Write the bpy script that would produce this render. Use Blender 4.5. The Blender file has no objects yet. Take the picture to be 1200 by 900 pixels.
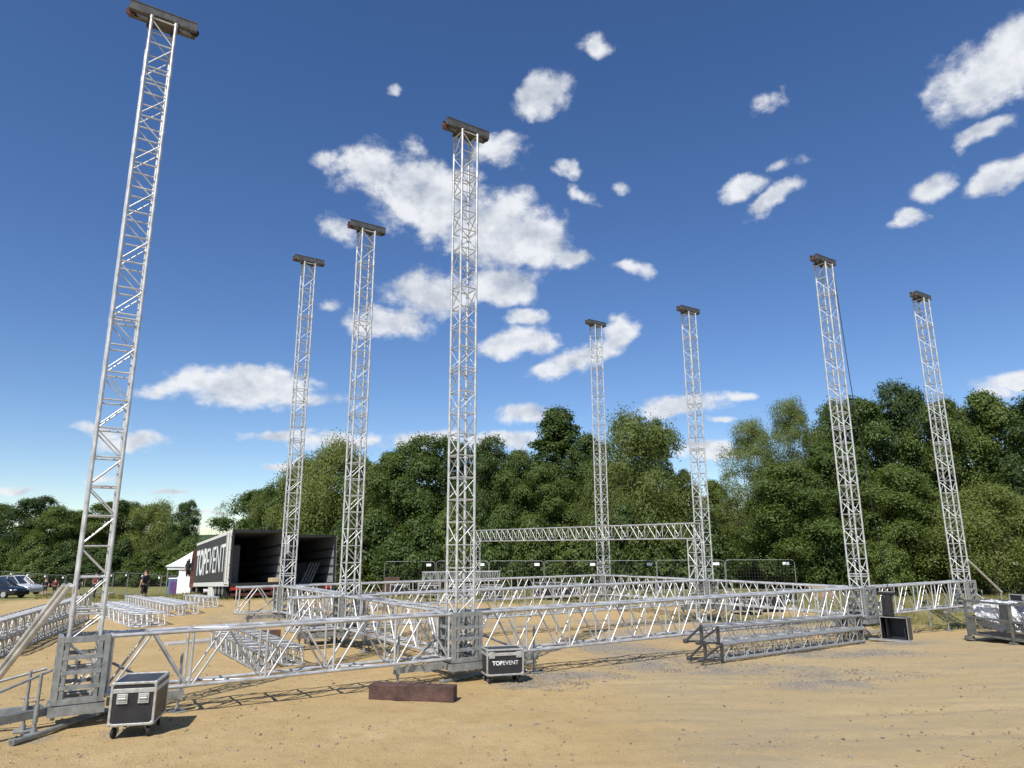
import bpy, math, random
import numpy as np
from mathutils import Vector, Matrix, noise as mnoise
random.seed(7)
R = math.radians
S = bpy.context.scene
COL = S.collection
PI = math.pi

# ------------------------------------------------------------------ mesh helper
class MB:
    def __init__(s): s.v=[]; s.f=[]; s.m=[]; s.sm=[]
    def add(s, vs, fs, mi=0, smooth=False):
        b=len(s.v); s.v.extend([tuple(x) for x in vs])
        for f in fs: s.f.append(tuple(b+i for i in f)); s.m.append(mi); s.sm.append(smooth)
        return s
    def box(s, c, d, mi=0, rot=None):
        x,y,z=d[0]/2,d[1]/2,d[2]/2
        vs=[Vector((a*x,b*y,e*z)) for e in(-1,1) for b in(-1,1) for a in(-1,1)]
        if rot is not None: vs=[rot@v for v in vs]
        c=Vector(c); vs=[v+c for v in vs]
        return s.add(vs,[(0,2,3,1),(4,5,7,6),(0,1,5,4),(2,6,7,3),(0,4,6,2),(1,3,7,5)],mi)
    def bbox(s, c, d, b=.01, mi=0, rot=None):
        # box with chamfered vertical and horizontal edges
        x,y,z=d[0]/2,d[1]/2,d[2]/2
        ring=[(-x+b,-y),(x-b,-y),(x,-y+b),(x,y-b),(x-b,y),(-x+b,y),(-x,y-b),(-x,-y+b)]
        k=1-b/max(x,1e-6); l=1-b/max(y,1e-6)
        lv=[(-z,k,l),(-z+b,1,1),(z-b,1,1),(z,k,l)]
        vs=[]
        for zz,kk,ll in lv:
            for (p,q) in ring: vs.append(Vector((p*kk,q*ll,zz)))
        fs=[tuple(range(7,-1,-1)),tuple(24+i for i in range(8))]
        for r in range(3):
            for i in range(8):
                j=(i+1)%8; fs.append((r*8+i,r*8+j,r*8+8+j,r*8+8+i))
        if rot is not None: vs=[rot@v for v in vs]
        c=Vector(c); return s.add([v+c for v in vs],fs,mi)
    def tube(s, a, b, r, n=8, mi=0, r2=None, caps=True):
        a=Vector(a); b=Vector(b); d=(b-a)
        if d.length<1e-6: return s
        d.normalize(); u=d.orthogonal().normalized(); w=d.cross(u); r2=r if r2 is None else r2
        vs=[]
        for p,rr in((a,r),(b,r2)):
            for i in range(n):
                t=2*PI*i/n; vs.append(p+(u*math.cos(t)+w*math.sin(t))*rr)
        base=len(s.v); s.v.extend([tuple(v) for v in vs])
        for i in range(n):
            j=(i+1)%n; s.f.append((base+i,base+j,base+n+j,base+n+i)); s.m.append(mi); s.sm.append(True)
        if caps:
            k=len(s.v); s.v.extend([tuple(v) for v in vs])
            s.f.append(tuple(k+i for i in range(n-1,-1,-1))); s.m.append(mi); s.sm.append(False)
            s.f.append(tuple(k+n+i for i in range(n))); s.m.append(mi); s.sm.append(False)
        return s
    def bar(s, a, b, w, h, mi=0, up=(0,0,1)):
        a=Vector(a); b=Vector(b); d=(b-a); L=d.length; d.normalize()
        upv=Vector(up)
        if abs(d.dot(upv))>.99: upv=Vector((0,1,0))
        y=upv.cross(d).normalized(); z=d.cross(y)
        rot=Matrix((d,y,z)).transposed()
        return s.box((a+b)/2,(L,w,h),mi,rot)
    def sphere(s, c, r, nu=10, nv=6, mi=0, sc=(1,1,1)):
        vs=[(0,0,1)]
        for j in range(1,nv):
            for i in range(nu):
                t=PI*j/nv; p=2*PI*i/nu; vs.append((math.sin(t)*math.cos(p),math.sin(t)*math.sin(p),math.cos(t)))
        vs.append((0,0,-1)); vs=[(c[0]+r*sc[0]*x,c[1]+r*sc[1]*y,c[2]+r*sc[2]*z) for x,y,z in vs]
        fs=[]
        for i in range(nu): fs.append((0,1+i,1+(i+1)%nu))
        for j in range(nv-2):
            for i in range(nu):
                a=1+j*nu+i; b=1+j*nu+(i+1)%nu; fs.append((a,a+nu,b+nu,b))
        l=len(vs)-1; o=1+(nv-2)*nu
        for i in range(nu): fs.append((o+(i+1)%nu,o+i,l))
        return s.add(vs,fs,mi,True)
    def prism(s, pts, axis, a, b, mi=0):
        # polygon pts (2D) extruded along axis 'x','y' or 'z' from a to b
        n=len(pts)
        def P(p,t):
            return {'x':(t,p[0],p[1]),'y':(p[0],t,p[1]),'z':(p[0],p[1],t)}[axis]
        vs=[P(p,a) for p in pts]+[P(p,b) for p in pts]
        fs=[tuple(range(n-1,-1,-1)),tuple(range(n,2*n))]+[(i,(i+1)%n,n+(i+1)%n,n+i) for i in range(n)]
        return s.add(vs,fs,mi)
    def wheel(s, c, r, w, axis=(0,1,0), mi=0, n=20):
        a=Vector(axis).normalized(); c=Vector(c); u=a.orthogonal().normalized(); v=a.cross(u)
        prof=[(-w/2,r*.55),(-w/2,r*.93),(-w*.38,r),(w*.38,r),(w/2,r*.93),(w/2,r*.55)]
        vs=[]
        for t,rr in prof:
            for i in range(n):
                q=2*PI*i/n; vs.append(c+a*t+(u*math.cos(q)+v*math.sin(q))*rr)
        fs=[]
        for k in range(5):
            for i in range(n):
                j=(i+1)%n; fs.append((k*n+i,k*n+j,k*n+n+j,k*n+n+i))
        fs.append(tuple(range(n-1,-1,-1))); fs.append(tuple(5*n+i for i in range(n)))
        return s.add(vs,fs,mi,False)
    def mesh(s, name, mats):
        me=bpy.data.meshes.new(name); me.from_pydata(s.v,[],s.f)
        for m in (mats if isinstance(mats,(list,tuple)) else [mats]): me.materials.append(m)
        me.polygons.foreach_set('material_index',s.m); me.polygons.foreach_set('use_smooth',s.sm)
        me.validate(); me.update(); return me

def put(name, data, mats=None, parent=None, loc=(0,0,0), rot=(0,0,0)):
    me = data.mesh(name,mats) if isinstance(data,MB) else data
    o=bpy.data.objects.new(name,me); COL.objects.link(o)
    o.location=loc; o.rotation_euler=rot
    if parent is not None: o.parent=parent
    return o
def tag(o, label=None, cat=None, group=None, kind=None):
    if label: o['label']=label
    if cat: o['category']=cat
    if group: o['group']=group
    if kind: o['kind']=kind
    return o
def thing(name, loc, label, cat, group=None, rz=0, rot=None):
    o=bpy.data.objects.new(name,None); COL.objects.link(o); o.empty_display_size=.3
    o.location=loc; o.rotation_euler=rot if rot else (0,0,rz)
    return tag(o,label,cat,group)
def copy_tree(o, parent=None):
    c=o.copy(); COL.objects.link(c)
    if parent is not None: c.parent=parent
    for ch in list(o.children): copy_tree(ch,c)
    return c

# ------------------------------------------------------------------ materials
def mat(name, col, rough=.6, metal=0., var=.12, scale=6., bump=.0, bscale=40., spec=.5, coat=0., vcol2=None):
    m=bpy.data.materials.new(name); m.use_nodes=True; nt=m.node_tree; N=nt.nodes; L=nt.links
    b=N['Principled BSDF']; b.inputs['Roughness'].default_value=rough; b.inputs['Metallic'].default_value=metal
    b.inputs['Specular IOR Level'].default_value=spec; b.inputs['Coat Weight'].default_value=coat
    tc=N.new('ShaderNodeTexCoord')
    no=N.new('ShaderNodeTexNoise'); no.inputs['Scale'].default_value=scale; no.inputs['Detail'].default_value=5
    L.new(tc.outputs['Object'],no.inputs['Vector'])
    ra=N.new('ShaderNodeValToRGB')
    c2=vcol2 or tuple(min(1,c*(1+var)) for c in col); c1=tuple(c*(1-var) for c in col) if not vcol2 else col
    ra.color_ramp.elements[0].position=.3; ra.color_ramp.elements[1].position=.7
    ra.color_ramp.elements[0].color=(*c1,1); ra.color_ramp.elements[1].color=(*c2,1)
    L.new(no.outputs['Fac'],ra.inputs['Fac']); L.new(ra.outputs['Color'],b.inputs['Base Color'])
    mr=N.new('ShaderNodeMapRange'); mr.inputs['To Min'].default_value=max(0,rough-.1); mr.inputs['To Max'].default_value=min(1,rough+.1)
    L.new(no.outputs['Fac'],mr.inputs['Value']); L.new(mr.outputs['Result'],b.inputs['Roughness'])
    if bump:
        n2=N.new('ShaderNodeTexNoise'); n2.inputs['Scale'].default_value=bscale; n2.inputs['Detail'].default_value=4
        L.new(tc.outputs['Object'],n2.inputs['Vector'])
        bu=N.new('ShaderNodeBump'); bu.inputs['Strength'].default_value=bump; bu.inputs['Distance'].default_value=.02
        L.new(n2.outputs['Fac'],bu.inputs['Height']); L.new(bu.outputs['Normal'],b.inputs['Normal'])
    return m
M={}
M['alu']=mat('aluminium tube',(.56,.56,.54),.42,.5,.26,5)
M['alu_dull']=mat('weathered aluminium',(.40,.40,.385),.5,.6,.22,7)
M['galv']=mat('galvanised steel',(.31,.32,.305),.52,.45,.25,9)
M['darksteel']=mat('dark oily steel',(.035,.034,.034),.5,.5,.4,10)
M['headsteel']=mat('weathered beam steel',(.10,.098,.095),.55,.4,.3,8)
M['redpulley']=mat('red painted sheave',(.11,.045,.04),.5,.1,.3,10)
M['caseblack']=mat('black laminate',(.022,.022,.026),.42,0,.3,5,.1,120)
M['casealu']=mat('case edge aluminium',(.50,.50,.48),.4,.5,.2,14)
M['rubber']=mat('black rubber',(.018,.018,.018),.75,0,.3,14)
M['white']=mat('white paint',(.78,.78,.75),.5,0,.07,4)
M['letter']=mat('white lettering',(.80,.80,.78),.5,0,.05,4)
M['wood_red']=mat('red brown stained timber',(.080,.043,.033),.8,0,.5,5,.7,24)
M['wood_end']=mat('timber end grain',(.30,.20,.11),.8,0,.3,12)
M['plank']=mat('grey plank',(.40,.38,.34),.75,.1,.2,5)
M['ply']=mat('pale plywood',(.55,.42,.24),.75,0,.2,3)
M['trailer_black']=mat('dark grey tarpaulin',(.035,.034,.034),.5,0,.15,2)
M['trailer_in']=mat('trailer inner wall',(.28,.28,.29),.6,0,.15,2)
M['trailer_floor']=mat('trailer floor',(.10,.08,.065),.8,0,.3,3)
M['chassis']=mat('dark red chassis',(.10,.025,.02),.6,.1,.3,4)
M['chassis_dark']=mat('black chassis',(.02,.02,.02),.6,.2,.3,4)
M['dooralu']=mat('white door panel',(.70,.69,.63),.5,0,.08,3)
M['cabred']=mat('dark red cab paint',(.16,.02,.02),.3,0,.1,3,coat=.4)
M['tent']=mat('white tent canvas',(.78,.78,.76),.7,0,.05,2)
M['blue']=mat('pale blue plastic',(.13,.18,.34),.5,0,.15,3)
M['purple']=mat('purple poster',(.10,.04,.14),.5,0,.8,9,vcol2=(.20,.11,.25))
M['carnavy']=mat('dark blue car paint',(.010,.010,.014),.22,.1,.1,3,coat=.8)
M['carsilver']=mat('silver car paint',(.62,.62,.62),.28,.3,.06,3,coat=.8)
M['glass']=mat('dark glass',(.02,.025,.03),.06,0,.1,2,spec=.9)
M['lamp']=mat('clear lamp',(.7,.7,.7),.1,.4,.1,5)
M['redlamp']=mat('red lamp',(.45,.02,.015),.2,0,.1,5)
M['skin']=mat('skin',(.50,.29,.20),.55,0,.1,9)
M['hair']=mat('dark hair',(.03,.022,.018),.7,0,.3,30)
M['cloth_black']=mat('black cotton',(.018,.018,.022),.85,0,.3,9,.3,60)
M['cloth_navy']=mat('navy cotton',(.02,.022,.035),.85,0,.3,9,.3,60)
M['cloth_maroon']=mat('maroon cotton',(.14,.03,.035),.85,0,.25,9,.3,60)
M['cloth_white']=mat('off white cotton',(.58,.56,.52),.85,0,.15,9,.3,60)
M['bark']=mat('bark',(.095,.075,.055),.9,0,.35,5,.6,14)
M['stone']=mat('stone',(.12,.10,.08),.95,0,.45,3,vcol2=(.31,.27,.215),spec=.2)
M['fencepipe']=mat('dull fence pipe',(.27,.275,.27),.6,.35,.2,10)
M['forksteel']=mat('dark grey fork steel',(.085,.083,.08),.55,.4,.3,8)
M['wire']=mat('dull wire',(.13,.135,.13),.7,.3,.2,12)
M['silver']=None
M['concrete']=mat('concrete block',(.36,.35,.32),.9,0,.15,6,.3,30)

def silver_tarp():
    m=mat('silver tarpaulin',(.74,.74,.75),.34,.3,.1,5); nt=m.node_tree; N=nt.nodes; L=nt.links
    tc=N.new('ShaderNodeTexCoord'); v=N.new('ShaderNodeTexVoronoi'); v.inputs['Scale'].default_value=7
    no=N.new('ShaderNodeTexNoise'); no.inputs['Scale'].default_value=9; no.inputs['Detail'].default_value=6; no.inputs['Distortion'].default_value=1.5
    L.new(tc.outputs['Object'],v.inputs['Vector']); L.new(tc.outputs['Object'],no.inputs['Vector'])
    ad=N.new('ShaderNodeMath'); L.new(v.outputs['Distance'],ad.inputs[0]); L.new(no.outputs['Fac'],ad.inputs[1])
    b=N.new('ShaderNodeBump'); b.inputs['Strength'].default_value=.9; b.inputs['Distance'].default_value=.06
    L.new(ad.outputs[0],b.inputs['Height']); L.new(b.outputs['Normal'],N['Principled BSDF'].inputs['Normal'])
    return m
M['silver']=silver_tarp()

def leaf_mat(name, c1, c2, trans=.35):
    m=bpy.data.materials.new(name); m.use_nodes=True; nt=m.node_tree; N=nt.nodes; L=nt.links
    b=N['Principled BSDF']; out=N['Material Output']
    b.inputs['Roughness'].default_value=.55; b.inputs['Specular IOR Level'].default_value=.35
    at=N.new('ShaderNodeAttribute'); at.attribute_name='leafvar'
    oi=N.new('ShaderNodeObjectInfo')
    ma=N.new('ShaderNodeMath'); ma.operation='MULTIPLY_ADD'; ma.inputs[1].default_value=.5
    L.new(oi.outputs['Random'],ma.inputs[0]); L.new(at.outputs['Fac'],ma.inputs[2])
    ra=N.new('ShaderNodeValToRGB'); ra.color_ramp.elements[0].position=.1; ra.color_ramp.elements[1].position=1.25 if False else 1.0
    ra.color_ramp.elements[0].color=(*c1,1); ra.color_ramp.elements[1].color=(*c2,1)
    L.new(ma.outputs[0],ra.inputs['Fac']); L.new(ra.outputs['Color'],b.inputs['Base Color'])
    tr=N.new('ShaderNodeBsdfTranslucent')
    hs=N.new('ShaderNodeMix'); hs.data_type='RGBA'; hs.blend_type='MULTIPLY'; hs.inputs['Factor'].default_value=1
    L.new(ra.outputs['Color'],hs.inputs['A']); hs.inputs['B'].default_value=(1.5,1.5,.5,1)
    L.new(hs.outputs['Result'],tr.inputs['Color'])
    mx=N.new('ShaderNodeMixShader'); mx.inputs['Fac'].default_value=trans
    L.new(b.outputs[0],mx.inputs[1]); L.new(tr.outputs[0],mx.inputs[2]); L.new(mx.outputs[0],out.inputs['Surface'])
    return m
M['leaf_dark']=leaf_mat('dark green leaves',(.026,.048,.013),(.088,.132,.030))
M['leaf_mid']=leaf_mat('mid green leaves',(.048,.078,.018),(.130,.175,.040))
M['leaf_pale']=leaf_mat('pale willow leaves',(.085,.118,.028),(.180,.215,.060),.4)
M['leaf_grey']=leaf_mat('grey green feathery leaves',(.070,.096,.036),(.150,.182,.074),.35)
M['grassblade']=leaf_mat('dry grass blades',(.10,.10,.03),(.26,.23,.09),.3)

# ------------------------------------------------------------------ camera model + terrain
F=814.; PITCH=.2290; CH=2.2; ROLL=-.004; CP_,SP_=math.cos(PITCH),math.sin(PITCH)
def ray(px,py):
    X=px-600; Y=py-450
    X,Y=X*math.cos(ROLL)+Y*math.sin(ROLL),-X*math.sin(ROLL)+Y*math.cos(ROLL)
    r=X/F; u=-Y/F
    return r,CP_-u*SP_,SP_+u*CP_
def at_depth(px,py,d):
    r,f,u=ray(px,py); return Vector((r*d,f*d,CH+u*d))
TP=[(0,0,-.45),(-7,12,-.52),(-1,15.8,-.58),(11.6,24,-.85),(17.5,28,-.95),(15,22,-.62),(-5,21,-.62),(-8,27,-.6),(8,30,-.8),(4.4,35,-.8),(-12.8,36,-.3),(-11,39,-.37),(-20,40,-.77),(-29.5,62,-2.2),(-21,60,-2.1),(-12,57,-1.7),(-29,51,-1.28),(-47,74,-2.57),(-38.5,64.6,-1.9),(-57,80,-2.4),(-43,62.6,-1.9),(-23.5,50,-1.25),(9,45,-.72),(-7,47,-.75),(17.4,44.4,-.7),(26,43,-.72),(30,41,-.6),(40,10,-.5),(-40,10,-1.2),(-30,30,-1.1),(30,20,-.55),(0,70,-1.0),(-20,80,-2.2),(50,60,-.6),(-90,90,-3),(0,150,-1),(-150,150,-3.5),(150,150,-.5),(100,30,-.5),(0,-60,-.4),(-100,0,-2),(100,-50,-.4),(-21.2,48,-.85)]
_p=np.array(TP); _X=_p[:,:2]; _n=len(TP)
def _phi(d2): return np.sqrt(d2+16)
_A=np.zeros((_n+1,_n+1)); _A[:_n,:_n]=_phi(((_X[:,None]-_X[None])**2).sum(-1)); _A[_n,:_n]=1; _A[:_n,_n]=1
_w=np.linalg.solve(_A,np.append(_p[:,2],0))
def ground(x,y):
    k=1.0
    r=math.hypot(x,y-30)
    if r>160: k=160/r; x=x*k; y=30+(y-30)*k
    return float(_phi((_X[:,0]-x)**2+(_X[:,1]-y)**2)@_w[:_n]+_w[_n])
def gpix(px,py):
    r,f,u=ray(px,py); t=2.
    while t<200 and CH+u*t>ground(r*t,f*t): t+=.05
    return Vector((r*t,f*t,ground(r*t,f*t)))
def gat(px,d):     # ground point under pixel column at depth d
    v=at_depth(px,640,d); return Vector((v.x,v.y,ground(v.x,v.y)))
GA=.584; GO=(-1.147,15.772)
def grid(E,N): return GO[0]+math.cos(GA)*E-math.sin(GA)*N, GO[1]+math.sin(GA)*E+math.cos(GA)*N

cam=bpy.data.cameras.new('camera'); camo=bpy.data.objects.new('camera',cam); COL.objects.link(camo)
cam.sensor_width=36; cam.lens=36*F/1200; cam.clip_start=.1; cam.clip_end=9000
camo.location=(0,0,CH); camo.rotation_euler=(Matrix.Rotation(PI/2+PITCH,3,'X')@Matrix.Rotation(ROLL,3,'Z')).to_euler()
S.camera=camo

# ------------------------------------------------------------------ sun + sky
SAZ=R(22); SEL=R(50)
sun=bpy.data.lights.new('sun','SUN'); sun.energy=4.6; sun.angle=R(.5); sun.color=(1,.955,.89)
so=bpy.data.objects.new('sun',sun); COL.objects.link(so)
sd=Vector((math.sin(SAZ)*math.cos(SEL),math.cos(SAZ)*math.cos(SEL),-math.sin(SEL)))
so.rotation_euler=sd.to_track_quat('-Z','Y').to_euler(); so.location=(-30,-60,90)

W=bpy.data.worlds.new('World'); S.world=W; W.use_nodes=True; W.cycles.sampling_method='MANUAL'; W.cycles.sample_map_resolution=256
nt=W.node_tree; N=nt.nodes; L=nt.links
bg=N['Background']; wout=N['World Output']
sky=N.new('ShaderNodeTexSky'); sky.sky_type='NISHITA'; sky.sun_disc=False
sky.sun_elevation=SEL; sky.sun_rotation=R(202); sky.air_density=1.0; sky.dust_density=.12; sky.ozone_density=1.7; sky.altitude=900
bg.inputs['Strength'].default_value=.103
hsv=N.new('ShaderNodeHueSaturation'); hsv.inputs['Hue'].default_value=.509; hsv.inputs['Saturation'].default_value=1.22; hsv.inputs['Value'].default_value=1.0
L.new(sky.outputs[0],hsv.inputs['Color']); L.new(hsv.outputs[0],bg.inputs['Color'])
tc=N.new('ShaderNodeTexCoord'); sx=N.new('ShaderNodeSeparateXYZ'); L.new(tc.outputs['Generated'],sx.inputs[0])
def mth(op,a,b=None,c=None,clamp=False):
    n=N.new('ShaderNodeMath'); n.operation=op; n.use_clamp=clamp
    for i,v in enumerate((a,b,c)):
        if v is None: continue
        if isinstance(v,(int,float)): n.inputs[i].default_value=v
        else: L.new(v,n.inputs[i])
    return n.outputs[0]
az=mth('ARCTAN2',sx.outputs['X'],sx.outputs['Y']); el=mth('ARCSINE',sx.outputs['Z'])
cv=N.new('ShaderNodeCombineXYZ'); L.new(az,cv.inputs[0]); L.new(el,cv.inputs[1])
def cnoise(vec,scale,detail,rough,dist=0.,off=(0,0,0),sc=(1,1.5,1)):
    mp=N.new('ShaderNodeMapping'); mp.inputs['Location'].default_value=off; mp.inputs['Scale'].default_value=sc
    L.new(vec,mp.inputs['Vector'])
    n=N.new('ShaderNodeTexNoise'); n.inputs['Scale'].default_value=scale; n.inputs['Detail'].default_value=detail
    n.inputs['Roughness'].default_value=rough; n.inputs['Distortion'].default_value=dist
    L.new(mp.outputs[0],n.inputs['Vector']); return n
# warp the blob coordinates so that outlines billow
wn=cnoise(tc.outputs['Generated'],11,3,.55,sc=(1,1,1.2))
wv=N.new('ShaderNodeVectorMath'); wv.operation='SUBTRACT'; L.new(wn.outputs['Color'],wv.inputs[0]); wv.inputs[1].default_value=(.5,.5,.5)
ws=N.new('ShaderNodeVectorMath'); ws.operation='MULTIPLY'; L.new(wv.outputs[0],ws.inputs[0]); ws.inputs[1].default_value=(.06,.06,.05)
wa=N.new('ShaderNodeVectorMath'); wa.operation='ADD'; L.new(tc.outputs['Generated'],wa.inputs[0]); L.new(ws.outputs[0],wa.inputs[1])
# cumulus banks: pixel column/row, half width, half height, tilt (deg), density
CL=[(440,203,52,30,0,1),(505,232,85,52,-20,1.15),(575,268,85,48,-15,1.15),(630,285,50,34,0,1.1),(580,178,32,16,0,.7),(668,305,34,12,0,.7),(735,314,28,11,-10,.75),
(500,343,80,30,0,1.0),(455,375,50,22,0,.95),(590,330,60,26,10,.9),(610,402,58,18,10,.85),(625,373,34,9,0,.8),
(722,393,34,22,30,1.0),(685,418,62,18,20,1.0),(640,438,32,12,10,.8),(618,482,36,14,0,.9),(640,110,42,28,15,.85),(688,53,30,15,-10,.75),(663,200,18,10,0,.6),(678,232,20,11,-10,.6),(718,218,13,7,0,.55),(466,102,10,6,0,.5),(378,187,18,12,0,.6),(395,268,26,14,-20,.55),(385,357,22,12,0,.6),
(290,456,92,26,-3,1.15),(225,450,40,14,0,.8),(355,468,60,14,0,.85),(185,455,35,10,0,.55),(165,516,48,12,-5,.85),(130,504,36,9,0,.7),
(325,512,52,8,0,.8),(405,520,70,11,0,.85),(500,514,48,14,0,.9),(590,516,48,13,0,.9),(25,573,40,6,0,.7),(190,577,36,4,0,.6),(120,560,46,6,0,.6),(60,588,80,5,0,.5),(250,597,60,5,0,.5),(330,548,26,6,0,.6),
(1150,95,72,44,10,1.15),(1200,70,60,50,10,1.2),(1165,152,52,12,12,.95),(1092,216,48,14,25,.8),(1058,258,24,8,15,.7),(1172,208,55,20,18,1.05),
(876,216,34,16,20,.9),(905,233,40,12,22,.9),(895,125,20,12,0,.42),(920,192,22,10,0,.45),(1185,442,52,14,22,.9),(1160,462,26,9,0,.6),(795,478,52,16,10,1.0),(866,458,17,6,0,.6),(850,490,17,5,0,.6),(838,530,60,13,0,.8),
(1330,300,120,60,0,1.1),(1450,150,150,70,0,1.1),(-120,250,90,40,0,1.0),(-250,420,140,40,0,1.1),(1500,480,150,30,0,1)]
field=None
def nray(px,py): return Vector(ray(px,py)).normalized()
for (cx,cy,rx,ry,ro,wgt) in CL:
    c0=nray(cx,cy); ca_,sa_=math.cos(R(ro)),math.sin(R(ro))
    comp=N.new('ShaderNodeCombineXYZ')
    for k_,(ex,ey) in enumerate(((rx*1.15*ca_,-rx*1.15*sa_),(ry*1.2*sa_,ry*1.2*ca_))):
        e=nray(cx+ex,cy+ey)-c0; e=e-c0*e.dot(c0); ax=e/e.length_squared
        dn=N.new('ShaderNodeVectorMath'); dn.operation='DOT_PRODUCT'; L.new(wa.outputs[0],dn.inputs[0]); dn.inputs[1].default_value=ax
        L.new(dn.outputs['Value'],comp.inputs[k_])
    ln=N.new('ShaderNodeVectorMath'); ln.operation='LENGTH'; L.new(comp.outputs[0],ln.inputs[0])
    v=mth('MULTIPLY_ADD',ln.outputs['Value'],-wgt,wgt)
    field=v if field is None else mth('SMOOTH_MAX',field,v,.10)
n1=cnoise(tc.outputs['Generated'],15,10,.62,.12,sc=(1,1,1.25))
n2=cnoise(tc.outputs['Generated'],15,6,.58,.12,off=(0.006,.012,-.03),sc=(1,1,1.25))
dens=mth('MULTIPLY_ADD',mth('SUBTRACT',n1.outputs['Fac'],.5),1.8,field)
mask=N.new('ShaderNodeMapRange'); mask.interpolation_type='SMOOTHSTEP'; mask.inputs['From Min'].default_value=.07; mask.inputs['From Max'].default_value=.58
L.new(dens,mask.inputs['Value'])
up=mth('GREATER_THAN',sx.outputs['Z'],.004)
mk=mth('MULTIPLY',mth('MULTIPLY',mask.outputs[0],.96),up)
em=mth('MULTIPLY_ADD',mth('SUBTRACT',n1.outputs['Fac'],n2.outputs['Fac']),1.9,.60)  # cloud light and shade painted into the colour from offset noise
thick=N.new('ShaderNodeMapRange'); thick.inputs['From Min'].default_value=.3; thick.inputs['From Max'].default_value=1.1; thick.inputs['To Min'].default_value=.12; thick.inputs['To Max'].default_value=-.06
L.new(dens,thick.inputs['Value'])
lit=mth('ADD',em,thick.outputs[0],None,True)
cr=N.new('ShaderNodeValToRGB'); cr.color_ramp.elements[0].position=.25; cr.color_ramp.elements[1].position=.85
cr.color_ramp.elements[0].color=(.42,.48,.58,1); cr.color_ramp.elements[1].color=(.86,.88,.92,1)
L.new(lit,cr.inputs['Fac'])
bg2=N.new('ShaderNodeBackground'); bg2.inputs['Strength'].default_value=.80; L.new(cr.outputs[0],bg2.inputs['Color'])
mx=N.new('ShaderNodeMixShader'); L.new(mk,mx.inputs[0]); L.new(bg.outputs[0],mx.inputs[1]); L.new(bg2.outputs[0],mx.inputs[2])
L.new(mx.outputs[0],wout.inputs['Surface'])
S.view_settings.view_transform='Standard'; S.view_settings.look='None'; S.view_settings.exposure=.35; S.view_settings.gamma=1
S.render.engine='CYCLES'

# ------------------------------------------------------------------ ground
def axis(lo,hi,step,far):
    a=list(np.arange(lo,hi,step)); d=step; x=hi; up_=[]
    while x<far: up_.append(x); d*=1.22; x+=d
    d=step; x=lo-step; dn=[]
    while x>-far: dn.append(x); d*=1.22; x-=d
    return sorted(dn)+a+up_
gx=[v for v in axis(-34,32,.3,3000) if v<-9 or v>17]; gx=sorted(gx+list(np.arange(-8.9,16.9,.15))); gy=[v for v in axis(4,52,.3,3000) if v<7.05 or v>24]; gy=sorted(gy+list(np.arange(7.2,23.9,.12)))
def sst(a,b,x):
    t=max(0,min(1,(x-a)/(b-a))); return t*t*(3-2*t)
def blob(x,y,cx,cy,rx,ry): return max(0,1-math.hypot((x-cx)/rx,(y-cy)/ry))
def nz(x,y,s,seed=0): return mnoise.fractal(Vector((x*s,y*s,seed*7.3)),1.,2.1,4)
GRAV=[(1.2,16.4,1.6,1.0),(.6,15.2,1.1,.7),(3.6,18.2,1.6,1.4),(5.5,17.2,2.2,1.2),(7.6,16.2,1.6,.9),(9,20.0,2.5,1.0),(-4.3,17.7,.9,.6),(6,25,4,2.2),(2,22.5,3,1.6),(9,28.5,4,2),(-3,24,2.6,1.6),(12.5,27,3,1.2),(5,29,4,2),(-1,27,3,2),(1.2,16.4,1.6,1.0),(.6,15.2,1.1,.7),(3.6,18.2,1.6,1.4),(5.5,17.2,2.2,1.2),(-4.3,17.7,.9,.6),(6.5,15.2,1.6,.9),(2.5,21,3,2),(-9,29,4,3.5),(9,20.5,2.5,1.2),(12,22.6,2,1),(-6.5,11.2,1.2,.5)]
def grass_mask(x,y):
    n=nz(x,y,.12,1)*.5+nz(x,y,.5,2)*.25
    # behind the frame, up to and beyond the fence
    yl=37.5-.06*abs(x-6)
    g=sst(yl-2.5,yl+3,y+n*5) if x>-9.5 else 0
    if x<=-9.5:
        # left field: grass slope between the path and the trailers
        d=sst(33.5,37.5,y+n*3)*sst(-10.5-.62*(y-20)-2.2,-10.5-.62*(y-20)+1.2,x+n*2)
        far=sst(60,66,y+n*5)*sst(-34,-28,x)
        l=sst(-19-.33*(y-20),-22-.33*(y-20)-3.5,x+n*3)*sst(30,52,y)
        g=max(d,far,l*.85)
    if x>14: g=max(g,sst(26.5,31,y-(.15*(x-18))+n*3)*.85)
    r=blob(x,y,9.5,30.6,5,2.6); g=max(g,min(1,r*1.6)*.8)
    return max(0,min(1,g))
def gravel_mask(x,y):
    g=0
    for b in GRAV: g=max(g,min(1,blob(x,y,*b)*2.0))
    return g*max(0,min(1,.55+nz(x,y,1.1,5)*1.1))
RUTS=[((-1,9.2),(17,13.2)),((-1,11.0),(17,15.0)),((1,13.6),(20,16.2)),((1.5,15.3),(20,17.9)),((3,8.2),(18,18.0)),((5,8.0),(20,17.0)),((-4,8.6),(10,9.6))]
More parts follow.
